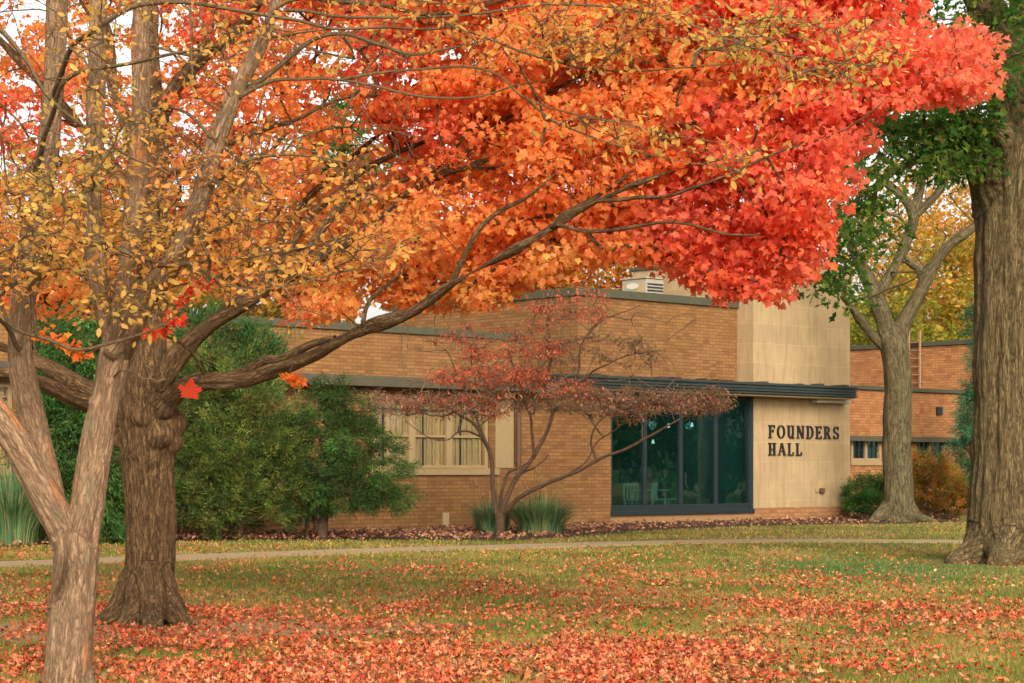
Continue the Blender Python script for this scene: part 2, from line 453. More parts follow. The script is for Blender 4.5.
def lerp_cols(pts, px, py, jitter=.1, ref=80.0):
    """leaf colour blended from nearby swatches"""
    P_ = np.array([(a, b) for a, b, _ in pts], float); C_ = np.array([c for _, _, c in pts])
    d2 = (px[:, None]-P_[None, :, 0])**2 + ((py[:, None]-P_[None, :, 1])*1.3)**2
    w_ = 1/(d2 + ref**2*.1)**2; w_ /= w_.sum(1, keepdims=True)
    # choose a swatch at random by weight: gives mixed, not blended, colours
    cs = w_.cumsum(1); j = (cs < rng.random(len(px))[:, None]).sum(1).clip(0, len(pts)-1)
    return C_[j]*.6 + (w_ @ C_)*.4
def vary(c, hue=.12, val=.22):
    c = c * np.exp(rng.normal(size=(len(c), 1))*val) * np.exp(rng.normal(size=c.shape)*hue)
    return np.clip(c, .002, .95)

def to_pix(X):
    X = np.atleast_2d(X); return 512 + X[:, 0]/X[:, 1]*F, HZ - (X[:, 2]-CH)/X[:, 1]*F
# =================================================================== THE BUILDING
ANG = math.atan2(.684, .73); OX, OY = 2.85, 59.6
UX, UY = math.cos(ANG), math.sin(ANG)
def S(px, c=0.0):
    """distance along the front of the wall plane set back by c, where the photo column px meets it"""
    k = (px-512)/F
    return (k*(OY + c*UX) - OX + c*UY) / (UX - k*UY)
def DEP(px, c=0.0): return OY + S(px, c)*UY + c*UX
def ZB(px, py, c=0.0): return CH - (py-HZ)/F*DEP(px, c)
def world_xy(s, c): return (OX + s*UX - c*UY, OY + s*UY + c*UX)
def Cof(px, s):
    k = (px-512)/F   # setback at which column px meets the line of constant s
    return (OX + s*UX - k*(OY + s*UY)) / (UY + k*UX)

hall = thing('brick_building', 'low tan brick hall with stone entrance pier, dark green canopy and FOUNDERS HALL lettering', 'building', (OX, OY, 0), ANG)
sL = S(-160); sG0 = S(611); sG1 = S(753.5); sP1 = S(850); sB0 = S(578, .67)
zSill = ZB(440, 474); zHead = ZB(440, 397); zFas = ZB(340, 385, -.5); zFasT = ZB(340, 375.5, -.5)
zCanT = ZB(760, 382.6, -.7); zCanB = zCanT - .36
zBlk = ZB(578, 287, .67); zWing = ZB(394, 326, 3.2); zPier = ZB(850, 270) ; zG0 = ZB(611, 512.5); zG1 = zCanB - .03
print('building', dict(zSill=zSill, zHead=zHead, zFas=zFas, zFasT=zFasT, zCanT=zCanT, zBlk=zBlk, zWing=zWing, zPier=zPier, zG0=zG0, sG=(sG0, sG1), sP1=sP1, sL=sL))
winA = (S(372), S(489)); winB = (S(-98), S(13)); winC = (S(150), S(262))
wins = [winB, winC, winA]
# lower front wall
m = MB(); m.box(sL, sG0, 0, .3, -.2, zSill)
edges = [sL] + [v for a in wins for v in a] + [sG0]
segs = [(edges[i], edges[i+1]) for i in range(0, len(edges), 2)]
for a, b in segs: m.box(a, b, 0, .3, zSill + .002, zFasT - .1)
for a, b in wins: m.box(a - .0, b + .0, .004, .3, zHead, zFasT - .1)
m.build('wall', M['brick'], hall)
m = MB(); m.box(sG0 - .02, sP1, .02, .32, -.2, zG0 - .03, ); m.box(sP1 - .01, sP1 + .0, .5, 4.05, -.2, .5)
m.build('plinth', plain('plinth_brick', (.27, .145, .065), .85, .2, 7), hall)
# upper block, wing upper wall
m = MB(); m.box(sB0, S(738, .67) + .4, .67, 9, zCanB + .1, zBlk - .24); m.build('upper_wall', M['brick'], hall)
m = MB(); m.box(sB0 - .08, S(738, .67) + .3, .59, 9.1, zBlk - .24, zBlk, .01); m.build('coping', M['coping'], hall)
m = MB(); m.box(sL, sB0 - .002, 3.2, 9, zFas - .1, zWing - .2); m.build('upper_wall', M['brick'], hall)
m = MB(); m.box(sL, sB0 - .085, 3.12, 9, zWing - .2, zWing, .01); m.build('coping', M['coping'], hall)
# roof slab with overhang, fascia
m = MB(); m.box(sL, S(540), .0, 3.25, zFas + .03, zFasT - .03); m.box(S(540), sB0 + 2, .1, 1.2, zFas + .03, zFasT - .03); m.build('roof', M['roof'], hall)
m = MB(); m.box(sL, S(560, -.5), -.5, -.35, zFas, zFasT, .01).box(sL, S(560, -.5), -.47, -.35, zFasT - .08, zFasT + .03); m.build('fascia', M['fascia'], hall)
m = MB(); m.box(sL, S(560, -.5), -.35, 0.0, zFas + .01, zFas + .06); m.build('soffit', M['soffit'], hall)
# canopy: ribbed metal edge
cs0, cs1 = S(566, -.7), S(856.5, -.7)
m = MB(); m.box(cs0, cs1, -.68, -.05, zCanB, zCanT - .03)
m.box(cs0 - .03, cs1 + .03, -.74, -.0, zCanT - .07, zCanT)
for k in range(3): m.box(cs0, cs1 + .01*(k+1), -.7 - .02*(3-k), -.66, zCanB + .02 + .085*k, zCanB + .06 + .085*k)
m.box(cs0, S(738, .67), -.1, .75, zCanB + .04, zCanT - .04)
m.build('canopy', M['canopy'], hall)
m = MB(); m.box(cs0 + .05, cs1 - .05, -.64, .02, zCanB - .05, zCanB - .004)
m.box(sG0, sG1, .1, .9, zCanB - .04, zCanB + .1); m.build('soffit', M['soffit'], hall)
m = MB()
for k in range(26):   # old leaves and grit caught on the canopy edge
    a = rng.uniform(S(590, -.7), S(850, -.7)); m.box(a, a + rng.uniform(.08, .3), -.7 + rng.uniform(0, .3), -.3, zCanT, zCanT + rng.uniform(.02, .07))
tag(m.build('gutter_debris', plain('debris', (.06, .035, .02), .9), hall), kind='stuff')
# stone pier with its deep return
m = MB(); m.box(sG1 + .0, sP1, 0, .4, zG0 - .1, zCanB + .0); m.box(sG1 - .0, sP1, .004, 5.2, zCanB + .02, zPier)
m.box(sP1 - .4, sP1, .404, 4.6, 0, zCanB + .016)
m.build('stone_pier', M['stone'], hall)
m = MB(); m.box(sG1 - .06, sP1 + .06, -.05, 5.3, zPier, zPier + .1, .01); m.build('coping', M['coping'], hall)
m = MB(); m.box(sG1 + .02, sP1 + .003, -.004, .3, -.2, ZB(800, 507)); m.build('plinth', brick_mat('plinth_course', (.34, .16, .065), (.29, .13, .05), (.2, .11, .055), .4, .12), hall)
# entrance glazing
g = bpy.data.objects.new('entrance_glazing', None); COL.objects.link(g); g.parent = hall
def as_mesh_part(name, mb, mat, parent): return mb.build(name, mat, parent)
fr = MB(); gx0, gx1 = sG0, sG1
fr.box(gx0, gx1, .06, .2, zG0, zG0 + .20, .008).box(gx0, gx1, .065, .195, zG1 - .12, zG1, .006)
fr.box(gx0, gx0 + .09, .03, .22, zG0 + .01, zG1 - .002, .006).box(gx1 - .13, gx1 + .0, .01, .25, zG0 + .012, zG1 + .01, .006)
fr.box(gx0 - .02, gx1, -.06, .12, zG0 - .1, zG0 + .03, .008)
bpy.data.objects.remove(g)
glz = fr.build('entrance_glazing', M['frame'], hall)
mul = [S(p) for p in (647, 683, 718)]
for x in mul: MB().box(x - .06, x + .06, .05, .21, zG0 + .2, zG1 - .12, .006).build('mullion', M['frame'], glz)
xs = [gx0 + .09] + mul + [gx1 - .13]
for a, b in zip(xs[:-1], xs[1:]): MB().box(a, b, .115, .13, zG0 + .2, zG1 - .12).build('pane', M['glass'], glz)
MB().box(xs[2]+.12, xs[2]+.16, -.0, .06, 1.1, 1.5, .005).build('door_handle', M['frame'], glz)
# interior room
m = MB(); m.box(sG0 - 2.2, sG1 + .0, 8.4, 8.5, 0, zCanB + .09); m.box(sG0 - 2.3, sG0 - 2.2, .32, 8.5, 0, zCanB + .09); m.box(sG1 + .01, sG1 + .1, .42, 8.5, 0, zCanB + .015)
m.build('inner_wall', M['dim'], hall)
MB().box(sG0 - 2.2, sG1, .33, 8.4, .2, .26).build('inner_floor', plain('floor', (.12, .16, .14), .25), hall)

# windows
def window(a, b):
    wd = MB(); wd.box(a, b, .05, .16, zSill + .16, zSill + .24).box(a, b, .05, .16, zHead - .1, zHead - .002)
    wd.box(a, a + .1, .045, .17, zSill + .14, zHead - .004).box(b - .1, b, .045, .17, zSill + .14, zHead - .004)
    W_ = wd.build('window', M['trim'], hall)
    MB().box(a - .05, b + .35, -.06, .28, zSill - .03, zSill + .15, .01).build('sill', M['trim'], W_)
    n = 3; bw_ = (b-a-.2)/n; zm = zSill + .24 + (zHead-zSill)*.36
    for i in range(1, n): 
        x = a + .1 + bw_*i; MB().box(x - .1, x + .1, .03, .18, zSill + .16, zHead - .05, .008).build('mullion', M['trim'], W_)
    for i in range(n):
        x0 = a + .1 + bw_*i + (.1 if i else 0); x1 = a + .1 + bw_*(i+1) - (.1 if i < n-1 else 0)
        MB().box(x0, x1, .08, .13, zm, zm + .06).build('rail', M['trim'], W_)
        dk = MB(); dk.box(x0, x1, .085, .12, zm + .72, zm + .75); xm = x0 + (x1-x0)*.28; dk.box(xm, xm + .03, .085, .125, zSill + .24, zHead - .1); dk.build('glazing_bar', M['frame'], W_)
        MB().box(x0, x1, .1, .106, zSill + .24, zHead - .1).build('pane', M['wglass'], W_)
    bl = MB(); x = a + .12; k = 0
    while x < b - .2:
        dx = .078 + .01*math.sin(k*1.7); y0 = .135 + .02*(k % 2)
        if k % 17 not in (5,): bl.box(x, x + dx, y0, y0 + .012, zSill + .1, zHead)
        x += dx + .026; k += 1
    bl.build('blinds', M['blinds'], W_)
    MB().box(a + .1, b - .1, .20, .21, zSill + .02, zHead - .01).build('inner_wall', M['soffit'], W_)
    return W_
for a, b in wins: window(a, b)
# stone panel and downpipe right of the near window
MB().box(S(495), S(513), -.03, .02, zSill + .16, zFas - .02, .01).build('stone_panel', M['trim'], hall)
MB().box(S(514), S(520), -.06, .0, zSill + .3, zFas).build('brown_panel', M['pipe'], hall)
MB().tube([(S(516), -.1, zFas), (S(516), -.1, zSill + .2), (S(516), -.1, zSill)], .06, 8).build('downpipe', M['pipe'], hall)
MB().box(S(442), S(448), -.05, .05, 0, .45, .01).build('vent_block', M['stone'], hall)
MB().box(S(520), sG0, -.004, .1, -.1, .1).build('plinth', M['brick'], hall)
# fittings on the pier
MB().box(S(815, -.2), S(848, -.2), -.32, -.02, zCanB - .17, zCanB - .056, .01).build('light_box', M['white'], hall)
MB().box(S(819), S(823), -.09, .0, ZB(821, 493), ZB(821, 488), .01).build('wall_spigot', M['pipe'], hall)
MB().box(S(815), S(818), -.05, .0, ZB(816, 492), ZB(816, 489), .005).build('wall_plate', M['trim'], hall)

# ---- right rear wing (part of the same hall)
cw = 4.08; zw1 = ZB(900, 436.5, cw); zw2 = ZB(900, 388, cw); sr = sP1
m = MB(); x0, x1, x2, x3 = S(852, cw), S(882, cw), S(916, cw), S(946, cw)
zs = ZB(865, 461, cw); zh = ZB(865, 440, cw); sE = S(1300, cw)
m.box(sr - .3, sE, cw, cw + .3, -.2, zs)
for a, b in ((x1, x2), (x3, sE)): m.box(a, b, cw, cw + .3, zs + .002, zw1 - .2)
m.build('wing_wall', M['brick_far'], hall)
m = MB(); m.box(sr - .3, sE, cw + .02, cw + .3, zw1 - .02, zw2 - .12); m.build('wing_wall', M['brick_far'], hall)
MB().box(sr - .3, sE, cw - .25, cw + .3, zw1 - .2, zw1, .01).build('ledge', M['fascia'], hall)
MB().box(sr - .3, sE, cw - .08, cw + 5, zw2 - .12, zw2 + .02, .01).build('ledge', M['coping'], hall)
for a, b in ((x0, x1), (x2, x3)):
    W_ = MB().box(a, b, cw + .05, cw + .15, zs, zs + .1).box(a, b, cw + .05, cw + .15, zh - .02, zh + .1).build('window', M['trim'], hall)
    for q in np.linspace(0, 1, 3): MB().box(a + (b-a-.12)*q, a + (b-a-.12)*q + .12, cw + .03, cw + .17, zs + .01, zh + .08).build('mullion', M['trim'], W_)
    MB().box(a - .1, b + .1, cw - .06, cw + .2, zs - .16, zs, .01).build('sill', M['trim'], W_)
    gb = MB()
    for q in np.linspace(.12, .88, 6): gb.box(a + (b-a)*q - .02, a + (b-a)*q + .02, cw + .07, cw + .11, zs + .1, zh)
    gb.box(a, b, cw + .072, cw + .108, (zs+zh)/2, (zs+zh)/2 + .04); gb.build('glazing_bar', M['frame'], W_)
    MB().box(a, b, cw + .12, cw + .126, zs + .1, zh).build('pane', M['glass'], W_)
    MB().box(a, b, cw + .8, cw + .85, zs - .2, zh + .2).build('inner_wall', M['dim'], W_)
vx = S(939, cw); MB().box(vx - .17, vx + .17, cw - .06, cw + .05, ZB(939, 415, cw), ZB(939, 407, cw), .01).build('wall_vent', M['frame'], hall)
# tall side wall of the block behind, with the roof ladder
s2 = S(985, cw + .6); cA = cw + .5; cB = Cof(820, s2)
zt = CH - (339.5-HZ)/F*(OY + s2*UY + Cof(968, s2)*UX)
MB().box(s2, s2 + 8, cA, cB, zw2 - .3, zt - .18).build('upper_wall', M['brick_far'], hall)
MB().box(s2 - .08, s2 + 8, cA - .08, cB, zt - .18, zt, .01).build('coping', M['coping'], hall)
lad = MB(); ca, cb = Cof(922.5, s2), Cof(911.5, s2)
for c_ in (ca, cb): lad.tube([(s2 - .18, c_, zw2 - .05), (s2 - .18, c_, zt + .45)], .055, 6)
for z in np.arange(zw2 + .15, zt + .3, .33): lad.tube([(s2 - .18, ca, z), (s2 - .18, cb, z)], .035, 6)
for z in (zw2 + .5, zt - .5):
    for c_ in (ca, cb): lad.tube([(s2 - .18, c_, z), (s2, c_, z)], .03, 6)
lad.build('roof_ladder', plain('rust_metal', (.24, .13, .07), .6), hall)

# ---- lettering on the stone pier
def arc(cx, cz, rx, rz, tx, tz, a0, a1, n=18):
    o = []; i = []
    for k in range(n+1):
        a = R(a0 + (a1-a0)*k/n); o.append((cx + rx*math.cos(a), cz + rz*math.sin(a))); i.append((cx + (rx-tx)*math.cos(a), cz + (rz-tz)*math.sin(a)))
    return [(o[k], o[k+1], i[k+1], i[k]) for k in range(n)]
def rc(x0, x1, z0, z1): return [((x0, z0), (x1, z0), (x1, z1), (x0, z1))]
T_, s_ = .17, .075
def serif(x, z, w_=.36): return rc(x - w_/2, x + w_/2, z, z + s_)
GL = {
 'F': rc(.1, .1+T_, 0, 1) + serif(.185, 0) + rc(0, .66, .90, 1) + rc(.60, .66, .74, .93) + rc(.2, .50, .50, .58) + rc(.46, .52, .42, .66),
 'O': arc(.42, .5, .42, .5, .17, .07, 0, 360, 32),
 'U': rc(.1, .1+T_, .35, 1) + serif(.185, .925, .34) + rc(.58, .58+.12, 0, 1) + serif(.60, .925, .3) + arc(.40, .36, .30, .36, .16, .09, 180, 360) + rc(.58, .8, 0, .07),
 'N': rc(.1, .19, 0, 1) + serif(.14, 0, .28) + rc(.66, .75, 0, 1) + serif(.70, .925, .28) + [((.02, 1), (.24, 1), (.75, 0), (.60, 0))],
 'D': rc(.1, .1+T_, 0, 1) + rc(0, .4, 0, s_) + rc(0, .4, 1-s_, 1) + arc(.36, .5, .42, .5, .17, .075, -90, 90),
 'E': rc(.1, .1+T_, 0, 1) + rc(0, .66, 0, .09) + rc(0, .64, .91, 1) + rc(.58, .66, 0, .24) + rc(.57, .64, .76, 1) + rc(.2, .48, .47, .55) + rc(.44, .50, .39, .63),
 'R': rc(.1, .1+T_, 0, 1) + serif(.185, 0) + rc(0, .36, 1-s_, 1) + rc(.2, .36, .44, .51) + arc(.34, .72, .30, .28, .16, .07, -90, 90) + [((.34, .47), (.50, .47), (.78, 0), (.58, 0))] + rc(.56, .86, 0, .06),
 'S': arc(.33, .735, .29, .265, .13, .08, 20, 270) + arc(.33, .265, .30, .265, .14, .08, -160, 90) + rc(.52, .58, .72, .98) + rc(.04, .10, .02, .28),
 'H': rc(.1, .1+T_, 0, 1) + serif(.185, 0) + serif(.185, .925) + rc(.56, .56+T_, 0, 1) + serif(.645, 0) + serif(.645, .925) + rc(.2, .6, .46, .54),
 'A': [((.34, 1), (.50, 1), (.84, 0), (.64, 0)), ((.34, 1), (.42, .93), (.17, 0), (.09, 0))] + rc(.2, .6, .30, .37) + serif(.13, 0, .26) + serif(.74, 0, .32),
 'L': rc(.1, .1+T_, 0, 1) + serif(.185, 0) + serif(.185, .925) + rc(.1, .66, 0, .09) + rc(.58, .66, 0, .28),
}
WD = {'F': .7, 'O': .84, 'U': .82, 'N': .84, 'D': .8, 'E': .7, 'R': .84, 'S': .66, 'H': .84, 'A': .86, 'L': .7}
sign = thing('wall_sign', 'dark serif metal letters reading FOUNDERS HALL on the stone pier', 'sign', (*world_xy(S(768.5), 0), 0), ANG)
def word(txt, pxa, pxb, ytop, ybot):
    a, b = S(pxa, -.03), S(pxb, -.03); z0 = ZB((pxa+pxb)/2, ybot); H = ZB((pxa+pxb)/2, ytop) - z0
    gap = .22; tot = sum(WD[c] for c in txt) + gap*(len(txt)-1); k = (b-a)/tot; x = a - S(768.5)
    for c in txt:
        mb = MB()
        for i, q in enumerate(GL[c]): mb.prism_y([(x + u_*k, z0 + v_*H) for u_, v_ in q], -.05 - .0006*(i % 7), -.012)
        mb.build('letter', M['letters'], sign); x += (WD[c]+gap)*k
word('FOUNDERS', 768.5, 839, 425.8, 438.6)
word('HALL', 768.5, 802, 443.0, 455.4)

# ---- rooftop unit
un = thing('rooftop_unit', 'beige grey ventilation unit with a pale oval badge on the flat roof', 'air conditioner', (*world_xy(S(646, 2.0), 2.0), zBlk - .3), ANG)
U1 = S(664, 2.0) - S(646, 2.0); zu = ZB(640, 277.5, 2.0) - (zBlk - .3); ud = Cof(622, S(646, 2.0)) - 2.0
MB().box(0, U1, 0, ud, 0, zu, .02).build('cabinet', M['unit'], un)
MB().box(-.04, U1 + .03, -.04, ud + .04, zu, zu + .05, .01).build('lid', M['unit'], un)
bd = MB(); vs = [(ud*.55 + .26*math.cos(q_), zu - .22 + .1*math.sin(q_)) for q_ in np.linspace(0, 2*math.pi, 24, endpoint=False)]
fa = [bd.bm.verts.new((-.02, y_, z_)) for y_, z_ in vs]; fb_ = [bd.bm.verts.new((.01, y_, z_)) for y_, z_ in vs]
bd.bm.faces.new(fa); bd.bm.faces.new(fb_[::-1])
for k in range(24): bd.bm.faces.new((fa[k], fb_[k], fb_[(k+1) % 24], fa[(k+1) % 24]))
bd.build('badge', M['white'], un)
lv = MB()
for k in range(7): lv.box(.06, U1 - .06, -.03, .01, .14 + k*.1, .18 + k*.1)
lv.build('louvre', M['frame'], un)
MB().box(-.012, .01, ud*.12, ud*.4, .3, zu - .12).build('access_panel', M['soffit'], un)

# ---- furniture and lamps seen dimly through the entrance glass
def chair(s, c, rz, label):
    t_ = thing('chair', label, 'chair', (*world_xy(s, c), .26), ANG + rz, 'chairs inside the entrance')
    MB().box(-.23, .23, -.22, .22, .43, .47, .01).build('seat', M['chair'], t_)
    b_ = MB(); b_.box(-.23, -.19, .19, .23, .47, .95); b_.box(.19, .23, .19, .23, .47, .95); b_.box(-.19, .19, .2, .22, .86, .95)
    for k in range(3): b_.box(-.12 + .1*k, -.08 + .1*k, .2, .22, .5, .86)
    b_.build('backrest', M['chair'], t_)
    for a_ in (-.2, .2):
        for c_ in (-.19, .19): MB().box(a_ - .02, a_ + .02, c_ - .02, c_ + .02, 0, .43).build('leg', M['chair'], t_)
chair(S(661, .6), .6, .4, 'pale slatted chair just behind the second glass panel from the left')
chair(S(672, .8), .8, -2.4, 'pale slatted chair turned away, beside the table behind the glass')
chair(S(633, .7), .7, 2.0, 'pale slatted chair behind the leftmost glass panel')
tb = thing('table', 'low pale table standing inside between the chairs behind the entrance glass', 'table', (*world_xy(S(652, 1.5), 1.5), .26), ANG)
MB().box(-.7, .4, -.35, .35, .70, .74, .01).build('tabletop', M['chair'], tb)
for a_ in (-.6, .3):
    for c_ in (-.28, .28): MB().box(a_ - .025, a_ + .025, c_ - .025, c_ + .025, 0, .7).build('leg', M['chair'], tb)
for i, (a_, b_, w2) in enumerate(((668.5, 426, 'topmost white pendant lamp, behind the second glass panel'), (653, 442, 'lowest white pendant lamp, left in the second glass panel'), (692, 425, 'small white pendant lamp behind the third glass panel'), (738, 435, 'white pendant lamp behind the rightmost glass panel'))):
    c_ = 1.6 + .3*i; ps = S(a_, c_); z = ZB(a_, b_, c_)
    L_ = thing('pendant_lamp', w2, 'lamp', (*world_xy(ps, c_), z), ANG, 'pendant lamps in the entrance')
    MB().tube([(0, 0, .05), (0, 0, zCanB + .0 - z)], .008, 5).build('cord', M['frame'], L_)
    MB().tube([(0, 0, .08), (0, 0, .03), (0, 0, -.05)], [.015, .035, .05], 10).build('shade', M['glow'], L_)

for i, (a_, c_) in enumerate(((653, 1.7), (690, 1.9), (735, 2.1))):   # the lit pendants
    pl = bpy.data.lights.new('pendant_light', 'POINT'); pl.energy = 6; pl.color = (.85, 1, .95); pl.shadow_soft_size = .12
    po = bpy.data.objects.new('pendant_light', pl); COL.objects.link(po); po.location = (*world_xy(S(a_, c_), c_), 3.0)
# =================================================================== GROUND
def ground():
    bm = bmesh.new()
    for c in ((-600, -200, 0), (600, -200, 0), (600, 1500, 0), (-600, 1500, 0)): bm.verts.new(c)
    bm.faces.new(bm.verts); me = bpy.data.meshes.new('lawn'); bm.to_mesh(me); bm.free()
    t = NT('lawn'); tc = t.n('TexCoord').outputs['Object']
    n1 = t.noise(t.mapping(tc, (1, .6, 1)), .35, 5, .6); n2 = t.noise(tc, 6, 6, .7); n3 = t.noise(tc, 40, 5, .7)
    c = t.mix(t.ramp(n2, [(.3, 0), (.7, 1)]), (.105, .095, .018), (.22, .165, .04))
    c = t.mix(t.ramp(n1, [(.4, 0), (.65, .7)]), c, (.23, .17, .06))
    c = t.mix(t.ramp(n3, [(.35, 0), (.75, .6)]), c, (.05, .045, .012))
    # bare earth round the maple
    sp = t.n('SeparateXYZ', Vector=tc)
    dx = t.math('DIVIDE', t.math('SUBTRACT', sp.outputs[0], -3.5), 3.2); dy = t.math('DIVIDE', t.math('SUBTRACT', sp.outputs[1], 20.4), 1.75)
    r2 = t.math('ADD', t.math('MULTIPLY', dx, dx), t.math('MULTIPLY', dy, dy))
    r2 = t.math('ADD', r2, t.math('MULTIPLY', t.math('SUBTRACT', t.noise(tc, .9, 5, .6), .5), 1.6))
    c = t.mix(t.ramp(r2, [(.55, 1), (1.0, 0)]), c, t.mix(n3, (.24, .15, .07), (.37, .24, .12)))
    m_ = t.finish(c, .95, t.math('ADD', n3, n2), .6, .03, .1)
    o = link_mesh('lawn', me, m_); tag(o, kind='structure')
ground()
# path: thin concrete walk crossing the lawn
pp = [(-260, 571, 0), (0, 565, 0), (120, 560.5, 0), (250, 555.5, 0), (350, 552, 0), (450, 549, 0), (560, 545.8, 0), (680, 542.6, 0), (760, 541.3, 0), (860, 541.3, 0), (950, 542, 0), (1100, 543.5, 0)]
pc = np.array([(*(P(a, b, CH*F/(b-HZ))[:2]), 0, .9) for a, b, _ in pp]); pcs = smooth_poly(pc, sub=8)
dpc = unit(np.gradient(pcs[:, :3], axis=0)); sdv = np.stack([-dpc[:, 1], dpc[:, 0], 0*dpc[:, 0]], 1)
mb = MB(); prev = None
for i in range(len(pcs)):
    a, b = pcs[i, :3] - sdv[i]*.85, pcs[i, :3] + sdv[i]*.85
    cur = [mb.bm.verts.new((*a[:2], -.05)), mb.bm.verts.new((*a[:2], .022)), mb.bm.verts.new((*b[:2], .022)), mb.bm.verts.new((*b[:2], -.05))]
    if prev:
        for k in range(3): mb.bm.faces.new((prev[k], prev[k+1], cur[k+1], cur[k]))
    prev = cur
t = NT('concrete'); tc = t.n('TexCoord').outputs['Object']; n1 = t.noise(tc, 3, 6, .7)
path = mb.build('path', t.finish(t.mix(n1, (.23, .16, .08), (.38, .27, .15)), .9, n1, .3, .01, .2)); tag(path, kind='structure')
def on_path(x, y, wd=.85):
    Q = pcs[:, :2]; out = np.full(len(x), 1e9)
    for i in range(len(Q)-1):
        a = Q[i]; ab = Q[i+1]-a; L2 = ab@ab
        t_ = np.clip(((x-a[0])*ab[0] + (y-a[1])*ab[1])/L2, 0, 1)
        out = np.minimum(out, np.hypot(x-a[0]-t_*ab[0], y-a[1]-t_*ab[1]))
    return out < wd
# mulch bed along the wall
bed = [(-200, 556), (60, 545), (200, 541), (300, 540.5), (400, 540), (500, 541), (560, 538), (640, 531.5), (740, 526.5), (850, 524.5), (905, 524), (960, 522)]
def bed_y(px): return np.interp(px, [a for a, _ in bed], [b for _, b in bed])
mb = MB(); prev = None
for px in np.linspace(-200, 960, 60):
    Y = CH*F/(bed_y(px)-HZ); q = P(px, bed_y(px), Y)
    Yb = DEP(px, .1) if px < 850 else DEP(px, 4.2); xb = (px-512)/F*Yb
    cur = [mb.bm.verts.new((q.x, Y + .12*math.sin(px*.21), .006)), mb.bm.verts.new((q.x*.5 + xb*.5, Y*.5 + Yb*.5, .045)), mb.bm.verts.new((xb, Yb, .05))]
    if prev:
        for k in range(2): mb.bm.faces.new((prev[k], prev[k+1], cur[k+1], cur[k]))
    prev = cur
t = NT('mulch'); tc = t.n('TexCoord').outputs['Object']; n1 = t.noise(tc, 14, 6, .75)
o = mb.build('mulch_bed', t.finish(t.mix(t.ramp(n1, [(.3, 0), (.7, 1)]), (.025, .014, .01), (.13, .075, .045)), .95, n1, 1, .05, .1)); tag(o, kind='structure')

def fbm(x, y, sc, seed=0):
    """cheap value noise on arrays, 0..1"""
    g = np.random.default_rng(seed).random((256, 256)); out = 0; amp = 1; tot = 0
    for k in range(4):
        X = x*sc*2**k + 57.3*k; Y_ = y*sc*2**k + 13.1*k
        xi = np.floor(X).astype(int); yi = np.floor(Y_).astype(int); fx = X-xi; fy = Y_-yi; fx = fx*fx*(3-2*fx); fy = fy*fy*(3-2*fy)
        G = lambda a, b: g[a % 256, b % 256]
        out = out + amp*((G(xi, yi)*(1-fx)+G(xi+1, yi)*fx)*(1-fy) + (G(xi, yi+1)*(1-fx)+G(xi+1, yi+1)*fx)*fy); tot += amp; amp *= .5
    return out/tot
def scatter_ground(N, y0, y1, pw=1.0, margin=60):
    """points spread over the ground in view"""
    Y = y0 + (y1-y0)*rng.random(N)**pw; px = rng.uniform(-margin, 1024+margin, N)
    return (px-512)/F*Y, Y, px
def dirt(x, y):
    r2 = ((x+3.5)/3.2)**2 + ((y-20.4)/1.75)**2 + (fbm(x, y, .9, 5)-.5)*1.6
    return r2 < .85
TRUNKS = [(-3.26, 15.0, .32), (-3.85, 21.4, .62), (8.75, 35.5, 1.7), (12.0, 63.5, .9)]
def clear(x, y, k=1.0):
    m_ = np.ones(len(x), bool)
    for a, b, r in TRUNKS: m_ &= np.hypot(x-a, y-b) > r*k
    return m_
# ---- grass
def grass_set(N, y0, y1, h, wd, pw):
    x, y, px = scatter_ground(N, y0, y1, pw)
    yb = CH*F/(bed_y(px)-HZ)
    keep = ~on_path(x, y, .8) & (y < yb + .1) & clear(x, y) & ~(dirt(x, y) & (rng.random(N) < .93))
    thin = fbm(x, y*.6, .5, 3); keep &= rng.random(N) < np.clip(1.5-thin*1.3, .25, 1)
    x, y = x[keep], y[keep]; n = len(x)
    dirv = np.column_stack([rng.normal(size=n)*.45, rng.normal(size=n)*.45, np.ones(n)])
    g1 = np.array([.165, .155, .022]); g2 = np.array([.31, .235, .045]); g3 = np.array([.09, .13, .018]); g4 = np.array([.38, .26, .08])
    f = fbm(x, y, .35, 9)[:, None]; dry = (fbm(x, y, .8, 21)[:, None] + rng.normal(size=(n, 1))*.12)
    c = g1*(1-f) + g2*f; c = np.where(dry > .60, g4*.8, c); c = np.where((dry < .40), g3, c)
    # greener under the oak
    go = np.exp(-(((x-6.0)/2.6)**2 + ((y-33)/4.5)**2))[:, None] * (rng.random((n, 1)) < .85)
    c = c*(1-go) + np.array([.045, .13, .03])*go
    return x, y, dirv, h*rng.uniform(.5, 1.3, n), vary(c, .08, .22), wd
PX, DV, HT, CO, WDT = [], [], [], [], []
TRI = (np.array([(-.5, 0), (.5, 0), (0, 1.0)]), 0)
allg = [grass_set(210000, 13.2, 24, .045, .13, .9), grass_set(110000, 23, 40, .05, .26, .95), grass_set(60000, 38, 66, .06, .4, 1.0)]
pos = np.concatenate([np.column_stack([g_[0], g_[1], np.zeros(len(g_[0]))]) for g_ in allg])
dv = np.concatenate([g_[2] for g_ in allg]); ht = np.concatenate([g_[3] for g_ in allg]); cc = np.concatenate([g_[4] for g_ in allg])
N = len(pos); wsc = np.concatenate([np.full(len(g_[0]), g_[5]) for g_ in allg])
dv = unit(dv); xx = unit(np.cross(dv, rng.normal(size=(N, 3))*np.array([.4, 1, .1])))
V = np.stack([pos - xx*(ht*wsc*.5)[:, None], pos + xx*(ht*wsc*.5)[:, None], pos + dv*ht[:, None]], 1).reshape(-1, 3)
gr = link_mesh('grass', raw_mesh('grass', V, np.arange(3*N), 3, np.repeat(cc, 3, axis=0)), M['grass']); tag(gr, kind='stuff')
